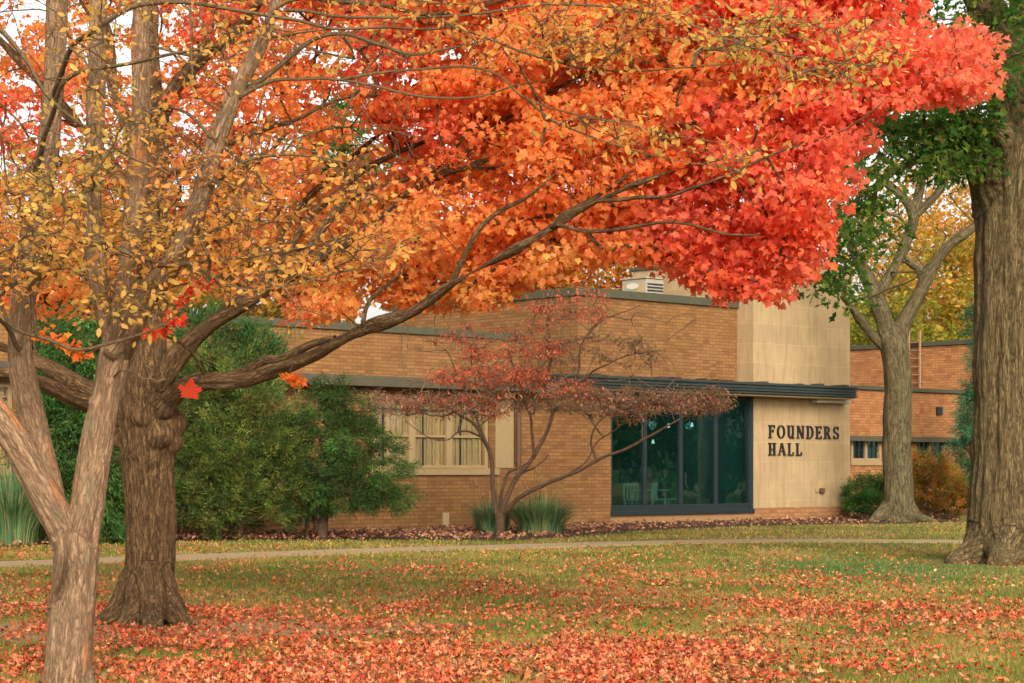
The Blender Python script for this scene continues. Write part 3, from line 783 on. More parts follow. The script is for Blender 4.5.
# ---- fallen leaves
def litter(N, y0, y1, pw):
    x, y, px = scatter_ground(N, y0, y1, pw)
    py = HZ + CH*F/y; yb = CH*F/(bed_y(px)-HZ)
    f = fbm(x*1.0, y*.55, .55, 11); f2 = fbm(x, y*.5, 1.7, 31)
    dens = np.interp(py, [520, 545, 556, 575, 600, 625, 683, 700], [.10, .16, .2, .36, .6, .95, 1.15, 1.2])
    dens = dens*np.interp(px, [0, 500, 700, 900, 1024], [1.25, 1.1, .85, .62, .5])
    dens = dens*np.clip((f-.37)*3.3, .2, 1.3)*np.clip((f2-.3)*2.6, .22, 1.2)
    dens = np.where(dirt(x, y), dens*.62, dens); dens = np.where(on_path(x, y, .8), .015, dens)
    keep = (rng.random(N) < dens) & (y < yb + .3) & clear(x, y, .7)
    return x[keep], y[keep], px[keep], py[keep]
L_ = [litter(120000, 13.2, 24, .9), litter(105000, 23, 44, 1.0), litter(16000, 42, 64, 1.0)]
x, y, px, py = (np.concatenate([a[i] for a in L_]) for i in range(4))
n = len(x); print('litter', n)
d = np.column_stack([rng.normal(size=n), rng.normal(size=n), rng.normal(size=n)*.45])
sw = np.array([(.50, .12, .045), (.46, .08, .03), (.52, .175, .08), (.42, .045, .02), (.44, .20, .095), (.27, .095, .035), (.50, .15, .04), (.14, .055, .022)])
pr = np.array([.22, .17, .2, .08, .14, .08, .06, .05]); far = np.clip((y-24)/20, 0, 1)
j = rng.choice(8, n, p=pr/pr.sum()); c = sw[j]; brn = (rng.random(n) < far*.6)[:, None]
c = np.where(brn, np.array([.36, .14, .05]), c)
leaves('fallen_leaves', np.column_stack([x, y, .02 + rng.random(n)*.035]), d, rng.uniform(.026, .060, n), vary(c, .09, .27), MAPLE, .5, M['dryleaf'],
       nrm=np.column_stack([rng.normal(size=n)*.4, rng.normal(size=n)*.4, np.ones(n)]))
tag(bpy.data.objects['fallen_leaves'], kind='stuff')
# litter on the mulch and a few at the trunks
n = 9000; px = rng.uniform(-60, 960, n); q = rng.random(n); yb = CH*F/(bed_y(px)-HZ)
Yw = np.array([DEP(p, .0) if p < 850 else DEP(p, 4.0) for p in px]); Y = yb + (Yw-yb)*q**1.0; x = (px-512)/F*Y
dens = np.where(px < 620, .85, .35); k = rng.random(n) < dens; x, Y, px = x[k], Y[k], px[k]; n = len(x)
c = np.array([(.26, .12, .06), (.38, .17, .09), (.14, .07, .04), (.48, .20, .11), (.07, .04, .028)])[rng.choice(5, n, p=[.3, .22, .22, .1, .16])]
d = np.column_stack([rng.normal(size=n), rng.normal(size=n), rng.normal(size=n)*.5])
o = leaves('mulch_leaves', np.column_stack([x, Y, .06 + rng.random(n)*.03]), d, rng.uniform(.07, .13, n), vary(c, .06, .2), OVAL, .4, M['dryleaf']); tag(o, kind='stuff')

# =================================================================== TREES
def leaf_cloud(centres, spreads, per, size, colfn, shape, mat, parent, droop=.6, flat=.55, curl=.2, name='crown', rsz=.3, face=0):
    C = np.repeat(np.array(centres), per, axis=0); sp = np.repeat(np.array(spreads), per)
    n = len(C); off = unit(rng.normal(size=(n, 3)))*(rng.random((n, 1))**.5); off[:, 2] *= flat
    pos = C + off*sp[:, None]
    d = off*np.array([1, 1, .6]) + rng.normal(size=(n, 3))*.5; d[:, 2] -= droop
    nrm = rng.normal(size=(n, 3)) + np.array([0, -.5*face, .8])
    px, py = to_pix(pos)
    return leaves(name, pos, d, size*np.clip(1+rng.normal(size=n)*rsz, .5, 1.6), colfn(px, py, pos), shape, curl, mat, parent, nrm=nrm), pos
def twig_obj(name, polys, mat, parent, sides=6):
    V, Fc, E = tubes_mesh(polys, sides); return tag(link_mesh(name, raw_mesh(name, V, Fc, 4, None, E, True), mat, parent), kind='stuff' if len(polys) > 100 else None)
def relative(root):
    """children were built in world space: keep them there under a moved root"""
    inv = root.matrix_basis.inverted()
    bpy.context.view_layer.update()
    for o in list(bpy.data.objects):
        if o.parent == root: o.matrix_parent_inverse = inv

# ------------------------------------------------ 1. the big maple
mp = thing('maple_tree', 'large maple with thick dark burled trunk and spreading orange and red crown', 'tree', (*P(147, 622, 21.4)[:2], 0))
Y0 = 21.4
main = [pix_limb(l) for l in (
 [(147, 640, Y0, 33), (147, 618, Y0, 30), (148, 590, Y0, 27.5), (149, 540, Y0, 26), (150, 490, Y0, 26), (149, 450, Y0, 29), (147, 415, Y0, 31), (146, 385, Y0, 27), (146, 350, Y0, 21), (149, 300, Y0, 17), (152, 240, Y0, 14.5), (154, 180, Y0, 13), (156, 130, Y0, 12), (156, 98, Y0, 11)],
 [(152, 420, Y0, 14), (170, 398, Y0-.3, 12.5), (188, 385, Y0-.6, 11.5), (208, 381, Y0-.8, 10), (245, 379, Y0-1.1, 9), (290, 365, Y0-1.5, 8.3), (330, 346, Y0-1.9, 7.6), (365, 328, Y0-2.2, 7), (410, 313, Y0-2.6, 6), (450, 285, Y0-3, 5.5), (500, 258, Y0-3.3, 4.7), (550, 228, Y0-3.6, 4), (600, 200, Y0-3.9, 3.2), (660, 175, Y0-4.3, 2.4), (730, 158, Y0-4.7, 1.5), (800, 140, Y0-5, 1)],
 [(150, 405, Y0, 13), (168, 372, Y0-.2, 12), (187, 345, Y0-.3, 11), (222, 316, Y0-.5, 10), (262, 290, Y0-.7, 8.5), (300, 268, Y0-.9, 7.5), (338, 248, Y0-1.1, 6), (380, 218, Y0-1.4, 5), (424, 184, Y0-1.7, 3.4), (470, 166, Y0-2, 2), (520, 150, Y0-2.3, 1.2)],
 [(140, 410, Y0, 12), (112, 396, Y0+.1, 10), (80, 385, Y0+.2, 8.5), (40, 363, Y0+.3, 7), (0, 346, Y0+.4, 6), (-60, 325, Y0+.6, 4)],
 [(138, 428, Y0, 14), (110, 412, Y0-.2, 11), (70, 398, Y0-.5, 9), (30, 378, Y0-.8, 7), (-20, 370, Y0-1.0, 5.5), (-90, 352, Y0-1.4, 3)],
 [(156, 110, Y0, 9), (153, 60, Y0+.2, 8), (150, 10, Y0+.4, 7), (152, -60, Y0+.6, 5), (160, -140, Y0+.6, 3)],
 [(154, 130, Y0, 9), (178, 82, Y0-.3, 7.5), (205, 56, Y0-.6, 6.5), (240, 26, Y0-1, 5.5), (270, -10, Y0-1.4, 4.5), (330, -60, Y0-2, 3)],
 [(157, 115, Y0, 8), (190, 72, Y0+.6, 5.5), (212, 20, Y0+1.1, 4.5), (225, -30, Y0+1.5, 3.5), (240, -100, Y0+2, 2)],
 [(152, 200, Y0, 10), (130, 130, Y0+.3, 8), (114, 90, Y0+.5, 6.5), (108, 40, Y0+.7, 5), (96, -30, Y0+1, 4), (80, -110, Y0+1.2, 2)],
 [(151, 245, Y0, 9), (110, 165, Y0+.5, 6.5), (60, 105, Y0+1, 5), (10, 50, Y0+1.4, 4), (-50, -10, Y0+1.8, 2.5)],
 # root flare
 [(148, 500, Y0, 8), (146, 545, Y0, 11), (138, 578, Y0-.05, 17), (124, 606, Y0-.1, 13), (106, 622, Y0-.2, 9), (84, 632, Y0-.3, 5)],
 [(149, 490, Y0, 8), (149, 545, Y0-.06, 11), (150, 585, Y0-.2, 16), (152, 614, Y0-.5, 12), (152, 632, Y0-.9, 9), (150, 644, Y0-1.2, 5)],
 [(151, 495, Y0, 8), (152, 545, Y0, 11), (160, 582, Y0-.1, 16), (170, 608, Y0-.25, 12), (183, 625, Y0-.5, 8), (200, 636, Y0-.8, 4)],
 [(149, 500, Y0, 8), (148, 550, Y0, 10), (140, 590, Y0-.2, 14), (132, 614, Y0-.5, 10), (120, 632, Y0-.8, 6)],
 [(150, 560, Y0, 16), (162, 592, Y0+.3, 13), (180, 610, Y0+.9, 7)])]
lumps = [(P(a, b, Y0 - dy*.85), r*.93*Y0/F) for a, b, dy, r in ((123, 432, .02, 16), (169, 424, .05, 17), (171, 443, .08, 12), (150, 402, .15, 16), (157, 436, .24, 15), (135, 452, .2, 13), (162, 398, .06, 13), (146, 374, .08, 14), (131, 405, .05, 13), (150, 460, .22, 12), (141, 418, .3, 12), (163, 408, .28, 11))]
for q_ in main[1:10]: q_[:, 3] *= .84
main[0][:, 3] *= .93; main[1][:, 3] *= .88
trunk_mesh('trunk', main, .0155, M['bark_maple'], mp, .015, 13, .14, .04, lumps, 7)
branches = [pix_limb(l, 5, .06) for l in (
 [(215, 380, 20.6, 6), (255, 364, 20.2, 5.5), (300, 350, 19.9, 4.5), (335, 338, 19.6, 3)],
 [(430, 178, 19.6, 2.6), (468, 168, 19.4, 2), (520, 166, 19.2, 1)],
 [(300, 268, 20.5, 4.5), (340, 206, 20.6, 4), (380, 186, 20.4, 3), (424, 178, 20.2, 2)],
 [(262, 290, 20.7, 4.5), (310, 215, 20.9, 4), (345, 183, 21, 3.4), (374, 163, 21, 3), (417, 143, 21, 2.2), (451, 122, 21, 1.2)],
 [(240, 300, 20.8, 5), (290, 225, 21.6, 4), (325, 180, 22, 3.2), (352, 158, 22, 2.6), (390, 127, 22, 1.2)],
 [(424, 180, 19.7, 2.6), (458, 140, 19.5, 2.3), (481, 126, 19.4, 2), (501, 101, 19.4, 1)],
 [(450, 285, 18.4, 3), (478, 232, 18.3, 2.8), (520, 200, 18.1, 2), (560, 170, 18, 1)],
 [(365, 328, 19.2, 3), (372, 300, 19.3, 2.4), (400, 270, 19.3, 2), (420, 235, 19.3, 1.2)],
 [(550, 228, 17.8, 2.4), (600, 232, 17.3, 2), (680, 225, 16.9, 1.5), (760, 235, 16.6, 1)],
 [(550, 228, 17.8, 2.4), (620, 180, 17.8, 2), (680, 130, 17.8, 1.6), (760, 95, 17.6, 1.3), (850, 75, 17.4, 1), (930, 60, 17.2, .7)],
 [(600, 200, 17.5, 2.2), (690, 190, 17, 1.6), (790, 150, 16.6, 1.2), (880, 105, 16.3, .8)],
 [(270, -10, 20, 3), (360, 5, 19.5, 2.4), (450, 15, 19, 2), (560, -10, 18.6, 1.3), (700, -20, 18.3, 1)],
 [(424, 184, 19.7, 2.4), (520, 110, 19.2, 2), (620, 60, 18.8, 1.6), (720, 20, 18.4, 1)],
 [(40, 363, 21.7, 3), (20, 300, 22, 2.4), (-10, 250, 22.3, 1.5)],
 [(150, 300, 21.4, 5), (200, 230, 22.6, 4), (240, 180, 23.6, 3), (290, 130, 24.4, 2)],
 [(155, 180, 21.4, 4), (215, 150, 20.6, 3), (290, 120, 20, 2), (360, 90, 19.6, 1.4)])]
lowy = lambda px: np.interp(px, [-60, 0, 60, 100, 140, 180, 250, 300, 330, 380, 440, 500, 540, 580, 640, 690, 730, 775, 800, 830, 850, 880, 930, 980, 1000, 1010], [322, 318, 322, 318, 300, 292, 300, 322, 322, 312, 312, 300, 284, 268, 262, 276, 300, 300, 276, 205, 160, 116, 98, 100, 66, 30])
gaps = [(240, 275, 42, 22, .95), (350, 150, 46, 28, .98), (362, 105, 26, 22, .9), (105, 95, 26, 34, .95), (120, 60, 20, 40, .7), (400, 58, 34, 14, .8), (445, 60, 20, 12, .7), (930, 14, 44, 30, .97), (75, 20, 14, 30, .6), (350, 200, 20, 10, .6), (440, 200, 14, 10, .5), (470, 15, 30, 12, .45), (860, 170, 26, 20, .7), (215, 60, 16, 24, .5), (30, 215, 30, 18, .6), (330, 40, 20, 20, .5), (560, 240, 12, 8, .5), (640, 240, 8, 6, .3), (60, 160, 30, 22, .5)]
tg = []; tries = 0
LIMB = []
for poly in main[:10] + branches:
    for q in poly:
        LIMB.append((512 + q[0]/q[1]*F, HZ - (q[2]-CH)/q[1]*F, q[1], q[3]/q[1]*F))
LIMB = np.array(LIMB); LIMB = LIMB[LIMB[:, 3] > 1.5]
MRB = [(170, 398, 21.1), (208, 381, 20.6), (245, 379, 20.3), (290, 365, 19.9), (330, 346, 19.5), (365, 328, 19.2), (410, 313, 18.8), (450, 285, 18.4), (500, 258, 18.1), (550, 228, 17.8), (600, 200, 17.5), (650, 180, 17.2)]
while len(tg) < 2500 and tries < 90000:
    tries += 1
    px, py = rng.uniform(-110, 978), rng.uniform(-70, 325)
    if py < np.interp(px, [870, 915, 950, 975, 990], [-71, 8, 18, 34, 50]): continue
    if py > lowy(px) - 6: continue
    dens = np.interp(px, [-60, 100, 200, 330, 430, 1000], [.26, .28, .34, .62, 1, 1])
    if 100 < px < 330 and py > 230: dens *= .6
    for a, b, ra, rb, s__ in gaps: dens *= 1 - s__*math.exp(-((px-a)/ra)**2 - ((py-b)/rb)**2)
    if rng.random() > dens: continue
    mid = np.interp(px, [-60, 150, 500, 800, 1000], [21.6, 22.4, 19.6, 17.6, 16.8]); th = np.interp(px, [0, 200, 600, 1000], [1.4, 1.9, 1.1, .6])
    Y = mid + rng.normal()*th*.55
    if px < 330: Y = max(Y, 18.2)
    if 300 < px < 640 and abs(py - np.interp(px, [q[0] for q in MRB], [q[1] for q in MRB])) < 24:
        Y = max(Y, np.interp(px, [q[0] for q in MRB], [q[2] for q in MRB]) + .55 + rng.random())
    dl_ = np.hypot(LIMB[:, 0]-px, LIMB[:, 1]-py) - LIMB[:, 3]; nl_ = (dl_ < 13) & (LIMB[:, 2] > 15)
    if nl_.any() and rng.random() < .82: Y = max(Y, LIMB[nl_, 2].max() + .35 + rng.random()*.9)
    tg.append(np.array(P(px, py, Y)))
# the crown above the picture
SPR = [(180, 300, 19.8, 0), (204, 282, 19.6, 0), (214, 270, 19.7, 0), (165, 330, 19.9, 0), (152, 332, 20, 0), (172, 318, 19.8, 0), (190, 285, 19.7, 0), (58, 338, 19.9, 1), (72, 346, 19.9, 1), (82, 355, 19.9, 1), (44, 335, 19.9, 1), (298, 380, 19.6, 1), (290, 376, 19.6, 1)]
tg += [np.array(P(a, b, Y)) for a, b, Y, cr in SPR]
for _ in range(50):
    a = rng.random()*2*math.pi; r = rng.random()**.5*4.6; z = rng.uniform(6.6, 11.5); r *= math.sqrt(max(0, 1-((z-6)/6.2)**2))
    tg.append(np.array([-2.6 + r*math.cos(a)*1.35, 20.8 + r*math.sin(a), z]))
tw = grow(main[:10] + branches, tg, r_tip=.0036, rmax=.017, root=P(150, 400, Y0))
tl = twiglets(tg, [.22]*len(tg), 2, .0022)
twig_obj('branches', branches + tw + tl, M['bark_maple'], mp)
OR, RD, YO, PK, DO = (.97, .345, .10), (.97, .205, .10), (.96, .43, .125), (.97, .235, .13), (.96, .31, .09)
sw = [(0, 60, OR), (0, 120, RD), (25, 120, RD), (70, 40, OR), (140, 40, OR), (205, 10, RD), (290, 60, OR), (230, 150, OR), (180, 165, RD), (100, 230, YO), (300, 180, OR), (200, 285, RD), (220, 270, RD), (330, 240, YO), (160, 325, RD), (60, 350, OR), (60, 290, OR),
      (380, 60, RD), (430, 90, OR), (480, 60, OR), (330, 110, OR), (400, 250, YO), (450, 280, YO), (380, 300, OR), (500, 240, OR), (480, 180, OR), (520, 130, OR), (430, 120, RD), (560, 60, OR), (560, 100, OR), (560, 200, OR), (600, 150, OR), (560, 265, YO), (620, 100, OR), (640, 60, OR), (520, 280, OR),
      (610, 210, OR), (640, 250, DO), (680, 200, PK), (700, 240, RD), (740, 180, PK), (760, 280, RD), (720, 290, RD), (780, 230, RD), (660, 230, PK), (720, 120, PK), (760, 80, OR), (800, 130, PK), (690, 60, OR), (720, 20, RD), (830, 100, PK), (800, 40, PK), (880, 60, PK), (940, 80, PK), (970, 60, PK), (660, 160, DO), (610, 20, OR), (850, 20, RD), (480, -40, OR), (800, -40, RD), (200, -60, OR)]
mcol = lambda px, py, pos: vary(lerp_cols(sw, px, py), .09, .13)
tgl = tg[:2500] + tg[2500+len(SPR):]
leaf_cloud(tgl, rng.uniform(.17, .34, len(tgl)), 46, .060, mcol, MAPLE, M['leaf'], mp, droop=.75, flat=.5, curl=.42)
# hanging red sprays in front of the trunk
for a, b, Y, cr in SPR:
    leaf_cloud([np.array(P(a, b, Y))], [.08], 20, .07, lambda px, py, pos: vary(np.tile(((.86, .08, .035), (.9, .27, .05))[cr], (len(px), 1)), .06, .12), MAPLE, M['leaf'], mp, name='leaf_spray', curl=.25)
lf = np.array([P(189, 399, 15.6)]); leaves('leaf', lf, np.array([(.12, 0, 1.)]), np.array([.165]), np.array([(.85, .09, .04)]), MAPLE_FINE, .04, M['leaf'], mp, nrm=np.array([(0, -1, .2)]))
relative(mp)

# ------------------------------------------------ 2. the pale multi-stemmed tree in front
ft = thing('pale_bark_tree', 'pale grey brown forked tree nearest the camera with small yellow leaves', 'tree', (*P(68, 688, 15.03)[:2], 0))
Y1 = 15.03
fm = [pix_limb(l) for l in (
 [(68, 702, Y1, 30), (68, 686, Y1, 25), (69, 650, Y1, 22.5), (71, 610, Y1, 22), (74, 575, Y1, 21.5), (75, 545, Y1, 22)],
 [(74, 560, Y1, 18), (64, 530, Y1, 16.5), (48, 500, Y1-.05, 15.5), (28, 465, Y1-.1, 15), (8, 432, Y1-.15, 14.5), (-20, 395, Y1-.2, 14), (-60, 330, Y1-.3, 12), (-90, 240, Y1-.3, 10)],
 [(78, 555, Y1, 17), (86, 520, Y1, 16), (91, 480, Y1, 15.5), (98, 435, Y1, 15.5), (106, 395, Y1, 15.5), (114, 358, Y1, 16), (120, 335, Y1, 15)],
 [(60, 528, Y1+.3, 12), (54, 502, Y1+.35, 11), (46, 468, Y1+.4, 11), (36, 430, Y1+.45, 11.5), (26, 390, Y1+.45, 12.5), (20, 350, Y1+.45, 12.5), (22, 310, Y1+.45, 12), (30, 265, Y1+.5, 11.5), (40, 205, Y1+.5, 11), (48, 150, Y1+.5, 10.5), (54, 80, Y1+.5, 10), (57, 0, Y1+.5, 9.5), (58, -90, Y1+.5, 7)],
 [(117, 350, Y1, 11), (106, 310, Y1+.1, 10.5), (97, 270, Y1+.15, 10), (92, 210, Y1+.2, 9.5), (94, 140, Y1+.2, 8.5), (96, 80, Y1+.2, 8), (97, 0, Y1+.2, 7.5), (95, -90, Y1+.2, 6)],
 [(118, 345, Y1, 12), (124, 300, Y1-.1, 11), (131, 250, Y1-.15, 10.5), (137, 190, Y1-.15, 9.5), (140, 120, Y1-.15, 9), (141, 50, Y1-.15, 8.5), (142, -10, Y1-.15, 8), (146, -100, Y1-.1, 6)],
 [(120, 352, Y1, 13), (132, 322, Y1-.25, 12), (150, 292, Y1-.45, 11), (170, 266, Y1-.6, 10), (188, 232, Y1-.7, 9.5), (202, 190, Y1-.8, 9), (216, 140, Y1-.85, 9), (234, 96, Y1-.9, 8.5), (252, 60, Y1-.9, 7), (270, 20, Y1-.95, 6), (284, -30, Y1-1, 5), (300, -100, Y1-1, 3)],
 [(60, 670, Y1, 16), (50, 688, Y1-.05, 9), (36, 700, Y1-.1, 5)], [(76, 668, Y1, 14), (92, 690, Y1-.05, 7), (104, 700, Y1-.1, 4)],
 [(50, 612, Y1-.05, 3), (62, 560, Y1-.32, 6), (60, 530, Y1-.28, 4)])]
fl = [(P(122, 340, Y1-.1), .075), (P(112, 352, Y1-.12), .06), (P(92, 505, Y1), .1), (P(72, 545, Y1), .14), (P(94, 402, Y1-.07), .05)]
trunk_mesh('trunk', fm, .0108, M['bark_front'], ft, .011, 17, .09, .02, fl, 12)
fb = [pix_limb(l, 5, .03) for l in (
 [(236, 94, 14.15, 4), (263, 78, 14.1, 3.6), (303, 46, 14, 3.2), (340, 35, 13.9, 3), (375, 46, 13.9, 2.8), (410, 54, 13.8, 2.4), (451, 47, 13.8, 1.6), (500, 36, 13.8, 1)],
 [(54, 100, Y1+.5, 3.2), (67, 55, Y1, 3), (88, 32, 14.6, 2.8), (111, 17, 14.3, 2.6), (141, 6, 14.2, 2.5), (202, 6, 14, 2.4), (286, 18, 13.8, 2.3), (340, 29, 13.7, 2.2), (424, 29, 13.7, 2), (458, 27, 13.7, 1.9), (528, 50, 13.6, 1.8), (576, 62, 13.6, 1.7), (633, 71, 13.5, 1.5), (680, 66, 13.5, 1.3), (740, 62, 13.5, .9)],
 [(284, 10, 14, 2.4), (400, 20, 13.6, 2), (542, 3, 13.4, 1.9), (609, 7, 13.4, 1.8), (680, 20, 13.3, 1.7), (724, 39, 13.3, 1.5), (781, 52, 13.3, 1.3), (862, 64, 13.3, .9), (900, 66, 13.3, .6)],
 [(34, 180, Y1+.5, 3.2), (52, 110, 14.9, 2.8), (74, 76, 14.6, 2.5), (111, 64, 14.5, 2.2), (150, 57, 14.4, 2), (188, 50, 14.3, 1.8), (262, 40, 14.2, 1.4), (340, 28, 14.2, 1)],
 [(234, 100, 14.1, 3), (270, 80, 14, 2.6), (300, 78, 13.9, 2.3), (340, 80, 13.9, 2.1), (424, 96, 13.8, 2), (475, 98, 13.8, 1.6), (515, 84, 13.8, 1.2), (555, 79, 13.8, .8)],
 [(340, 80, 13.9, 2.1), (420, 68, 13.8, 2), (491, 70, 13.7, 1.9), (525, 96, 13.7, 1.7), (576, 115, 13.6, 1.4), (677, 135, 13.5, 1), (740, 150, 13.5, .6)],
 [(525, 96, 13.7, 1.8), (545, 115, 13.7, 1.6), (559, 125, 13.6, 1.5), (609, 145, 13.5, 1.3), (677, 162, 13.4, .9), (740, 172, 13.4, .6)],
 [(252, 58, 14.1, 3), (280, 8, 14, 2), (350, -4, 13.7, 1.8), (440, 2, 13.6, 1.5), (520, -4, 13.6, 1)],
 [(190, -40, 14.6, 1.8), (190, 0, 14.4, 1.6), (192, 40, 14.3, 1.5), (194, 85, 14.2, .9)],
 [(0, 300, Y1, 2.4), (13, 328, 14.8, 2.2), (44, 339, 14.6, 2.2), (77, 351, 14.5, 2.2), (118, 341, 14.4, 2), (162, 324, 14.3, 1.3), (190, 300, 14.2, .8)],
 [(131, 250, Y1-.2, 2.6), (158, 265, 14.4, 2.3), (200, 262, 14.2, 2), (236, 259, 14.1, 1.8), (296, 247, 14, 1.4), (360, 235, 13.9, .8)],
 [(170, 262, Y1-.6, 2.4), (195, 268, 14.2, 2), (229, 287, 14.1, 2), (269, 290, 14, 1.8), (340, 272, 13.9, 1.2), (380, 268, 13.9, .7)],
 [(202, 190, 14.2, 2.4), (250, 160, 14, 2), (300, 155, 13.9, 1.5), (370, 165, 13.8, .9)],
 [(216, 140, 14.1, 2.4), (180, 110, 14.4, 1.8), (150, 110, 14.6, 1.3)],
 [(0, 30, 15.2, 3), (24, 60, 15, 2.6), (50, 100, 14.8, 2.2), (120, 150, 14.6, 1.6), (170, 175, 14.4, 1.2)],
 [(20, 350, Y1+.3, 3), (0, 320, Y1, 2.4), (-40, 300, 14.6, 1.6)])]
tg2 = []
for q_ in fb: q_[:, 3] *= np.interp(512 + q_[:, 0]/q_[:, 1]*F, [150, 380], [.95, .68])
def add_band(n, x0, x1, ylo, yhi, ya, yb, dl, dh, dst, gaps_=()):
    k = 0
    while k < n:
        px = rng.uniform(x0, x1); py = rng.uniform(ylo, yhi); lo_, hi_ = np.interp(px, *ya), np.interp(px, *yb)
        if not lo_ < py < hi_: k += .02; continue
        dst.append(np.array(P(px, py, rng.uniform(dl, dh)))); k += 1
add_band(230, -60, 265, 90, 345, ([-60, 0, 100, 150, 200, 265], [190, 155, 135, 100, 150, 200]), ([-60, 60, 130, 170, 265], [300, 290, 325, 290, 270]), 13.6, 16.4, tg2)
add_band(60, 200, 400, 110, 330, ([200, 400], [110, 170]), ([200, 300, 400], [290, 310, 285]), 13.4, 15, tg2)
add_band(75, 420, 900, -10, 95, ([420, 900], [-10, 20]), ([420, 600, 700, 900], [70, 60, 80, 85]), 13.0, 13.9, tg2)
add_band(40, 60, 420, -10, 110, ([60, 420], [-10, -10]), ([60, 420], [110, 60]), 13.4, 15.2, tg2)
add_band(12, 560, 760, 100, 180, ([560, 760], [110, 150]), ([560, 760], [135, 180]), 13.3, 13.7, tg2)
for _ in range(40):
    tg2.append(np.array([rng.uniform(-5.5, 1.5), rng.uniform(13.2, 17), rng.uniform(5.2, 8)]))
tw2 = grow(fm[:7] + fb, tg2, r_tip=.0032, rmax=.016, root=P(75, 500, Y1))
# fine bare twigs all over
tl2 = twiglets(tg2, [.3]*len(tg2), 5, .0019, .9)
bare = [np.array(P(rng.uniform(-20, 420), rng.uniform(-10, 260), rng.uniform(13.8, 16))) for _ in range(170)]
tw3 = grow(fm[:7] + fb, bare, r_tip=.0028, rmax=.008, root=P(75, 500, Y1))
tl3 = twiglets(bare, [.35]*len(bare), 3, .0018, .9)
bk = [np.array(P(rng.uniform(140, 170), rng.uniform(350, 385), 14.5)) for _ in range(14)]
tw4 = grow([fm[2]], bk, r_tip=.0026, rmax=.006)
twig_obj('branches', fb + tw2 + tl2 + tw3 + tl3 + tw4, bark_mat('bark_twig', (.06, .04, .02), (.17, .115, .055), 30, .4, bstr=.3), ft, 5)
Yl, Go, Ol, Sa = (.84, .50, .12), (.88, .42, .10), (.72, .46, .11), (.88, .34, .09)
sw2 = [(40, 250, Yl), (90, 200, Ol), (130, 250, Go), (60, 160, Ol), (160, 220, Yl), (200, 200, Go), (240, 240, Go), (110, 290, Yl), (20, 290, Go), (180, 180, Sa), (90, 240, Yl), (100, 130, Yl), (620, 30, Go), (700, 60, Ol), (520, 20, Go), (800, 45, Ol), (860, 45, Yl), (300, 200, Go), (340, 250, Go), (-20, 240, Sa)]
leaf_cloud(tg2, rng.uniform(.2, .34, len(tg2)), 22, .052, lambda px, py, pos: vary(lerp_cols(sw2, px, py), .07, .18), OVAL, M['leaf'], ft, droop=.25, flat=.7, curl=.25)
relative(ft)

# ------------------------------------------------ 3. the great oak at right
ok = thing('oak_tree', 'massive old oak with furrowed trunk and green leaves at the right edge', 'tree', (*P(1020, 561, 35.5)[:2], 0))
Y2 = 35.5
om = [pix_limb(l) for l in (
 [(1020, 585, Y2, 66), (1019, 562, Y2, 60), (1018, 545, Y2, 54), (1018, 520, Y2, 49), (1018, 480, Y2, 46), (1019, 420, Y2, 44), (1019, 350, Y2, 43.5), (1020, 290, Y2, 44), (1022, 235, Y2, 46), (1026, 190, Y2, 50), (1032, 150, Y2, 44), (1038, 100, Y2, 40), (1046, 40, Y2, 38), (1055, -60, Y2, 32), (1060, -200, Y2, 22)],
 [(1010, 210, Y2, 34), (994, 178, Y2-.2, 26), (978, 158, Y2-.4, 18), (960, 146, Y2-.6, 12), (938, 136, Y2-.8, 9), (905, 128, Y2-1, 6.5), (870, 130, Y2-1.2, 4.5), (830, 142, Y2-1.4, 3)],
 [(1028, 160, Y2, 30), (1016, 110, Y2-.2, 24), (1008, 70, Y2-.4, 20), (996, 30, Y2-.6, 18), (975, -10, Y2-.8, 15), (935, -70, Y2-1, 10)],
 [(1000, 175, Y2-.5, 16), (1002, 140, Y2-1.0, 12), (985, 128, Y2-1.2, 9), (955, 130, Y2-1.4, 7), (932, 133, Y2-1.5, 4)],
 [(1005, 520, Y2, 32), (988, 545, Y2-.2, 22), (968, 557, Y2-.4, 14), (948, 563, Y2-.5, 7)],
 [(1015, 530, Y2, 34), (1006, 555, Y2-.8, 20), (998, 567, Y2-1.2, 10)],
 [(1028, 530, Y2, 34), (1040, 555, Y2-.7, 22), (1052, 568, Y2-1.2, 10)])]
trunk_mesh('trunk', om, .034, M['bark_oak'], ok, .034, 7, .09, .05)
ob = [pix_limb(l, 5, .12) for l in (
 [(938, 136, Y2-.8, 5), (915, 160, Y2-1.2, 4), (880, 180, Y2-1.6, 3), (850, 210, Y2-2, 2), (835, 240, Y2-2.2, 1)],
 [(975, -10, Y2-.8, 9), (900, -30, Y2-1.5, 7), (820, -10, Y2-2, 5), (740, 30, Y2-2.5, 3.5), (690, 60, Y2-3, 2)],
 [(905, 128, Y2-1, 5), (840, 100, Y2-1.2, 4), (760, 85, Y2-1.6, 3), (700, 95, Y2-2, 2), (640, 95, Y2-2, 1)],
 [(830, 142, Y2-1.4, 3), (780, 160, Y2-2, 2.4), (720, 130, Y2-2.2, 2), (670, 110, Y2-2.4, 1.2)])]
tgo = []
add_band(36, 800, 985, 60, 190, ([800, 985], [110, 60]), ([800, 900, 985], [190, 185, 170]), 33, 36, tgo)
add_band(17, 812, 890, 190, 312, ([812, 890], [190, 190]), ([812, 850, 890], [300, 310, 225]), 32.5, 34.5, tgo)
add_band(26, 900, 1060, -20, 110, ([900, 1060], [-20, -10]), ([900, 960, 1060], [40, 80, 130]), 32, 35, tgo)
for _ in range(22): tgo.append(np.array(P(rng.uniform(885, 985), rng.uniform(112, 160), 34.0)))
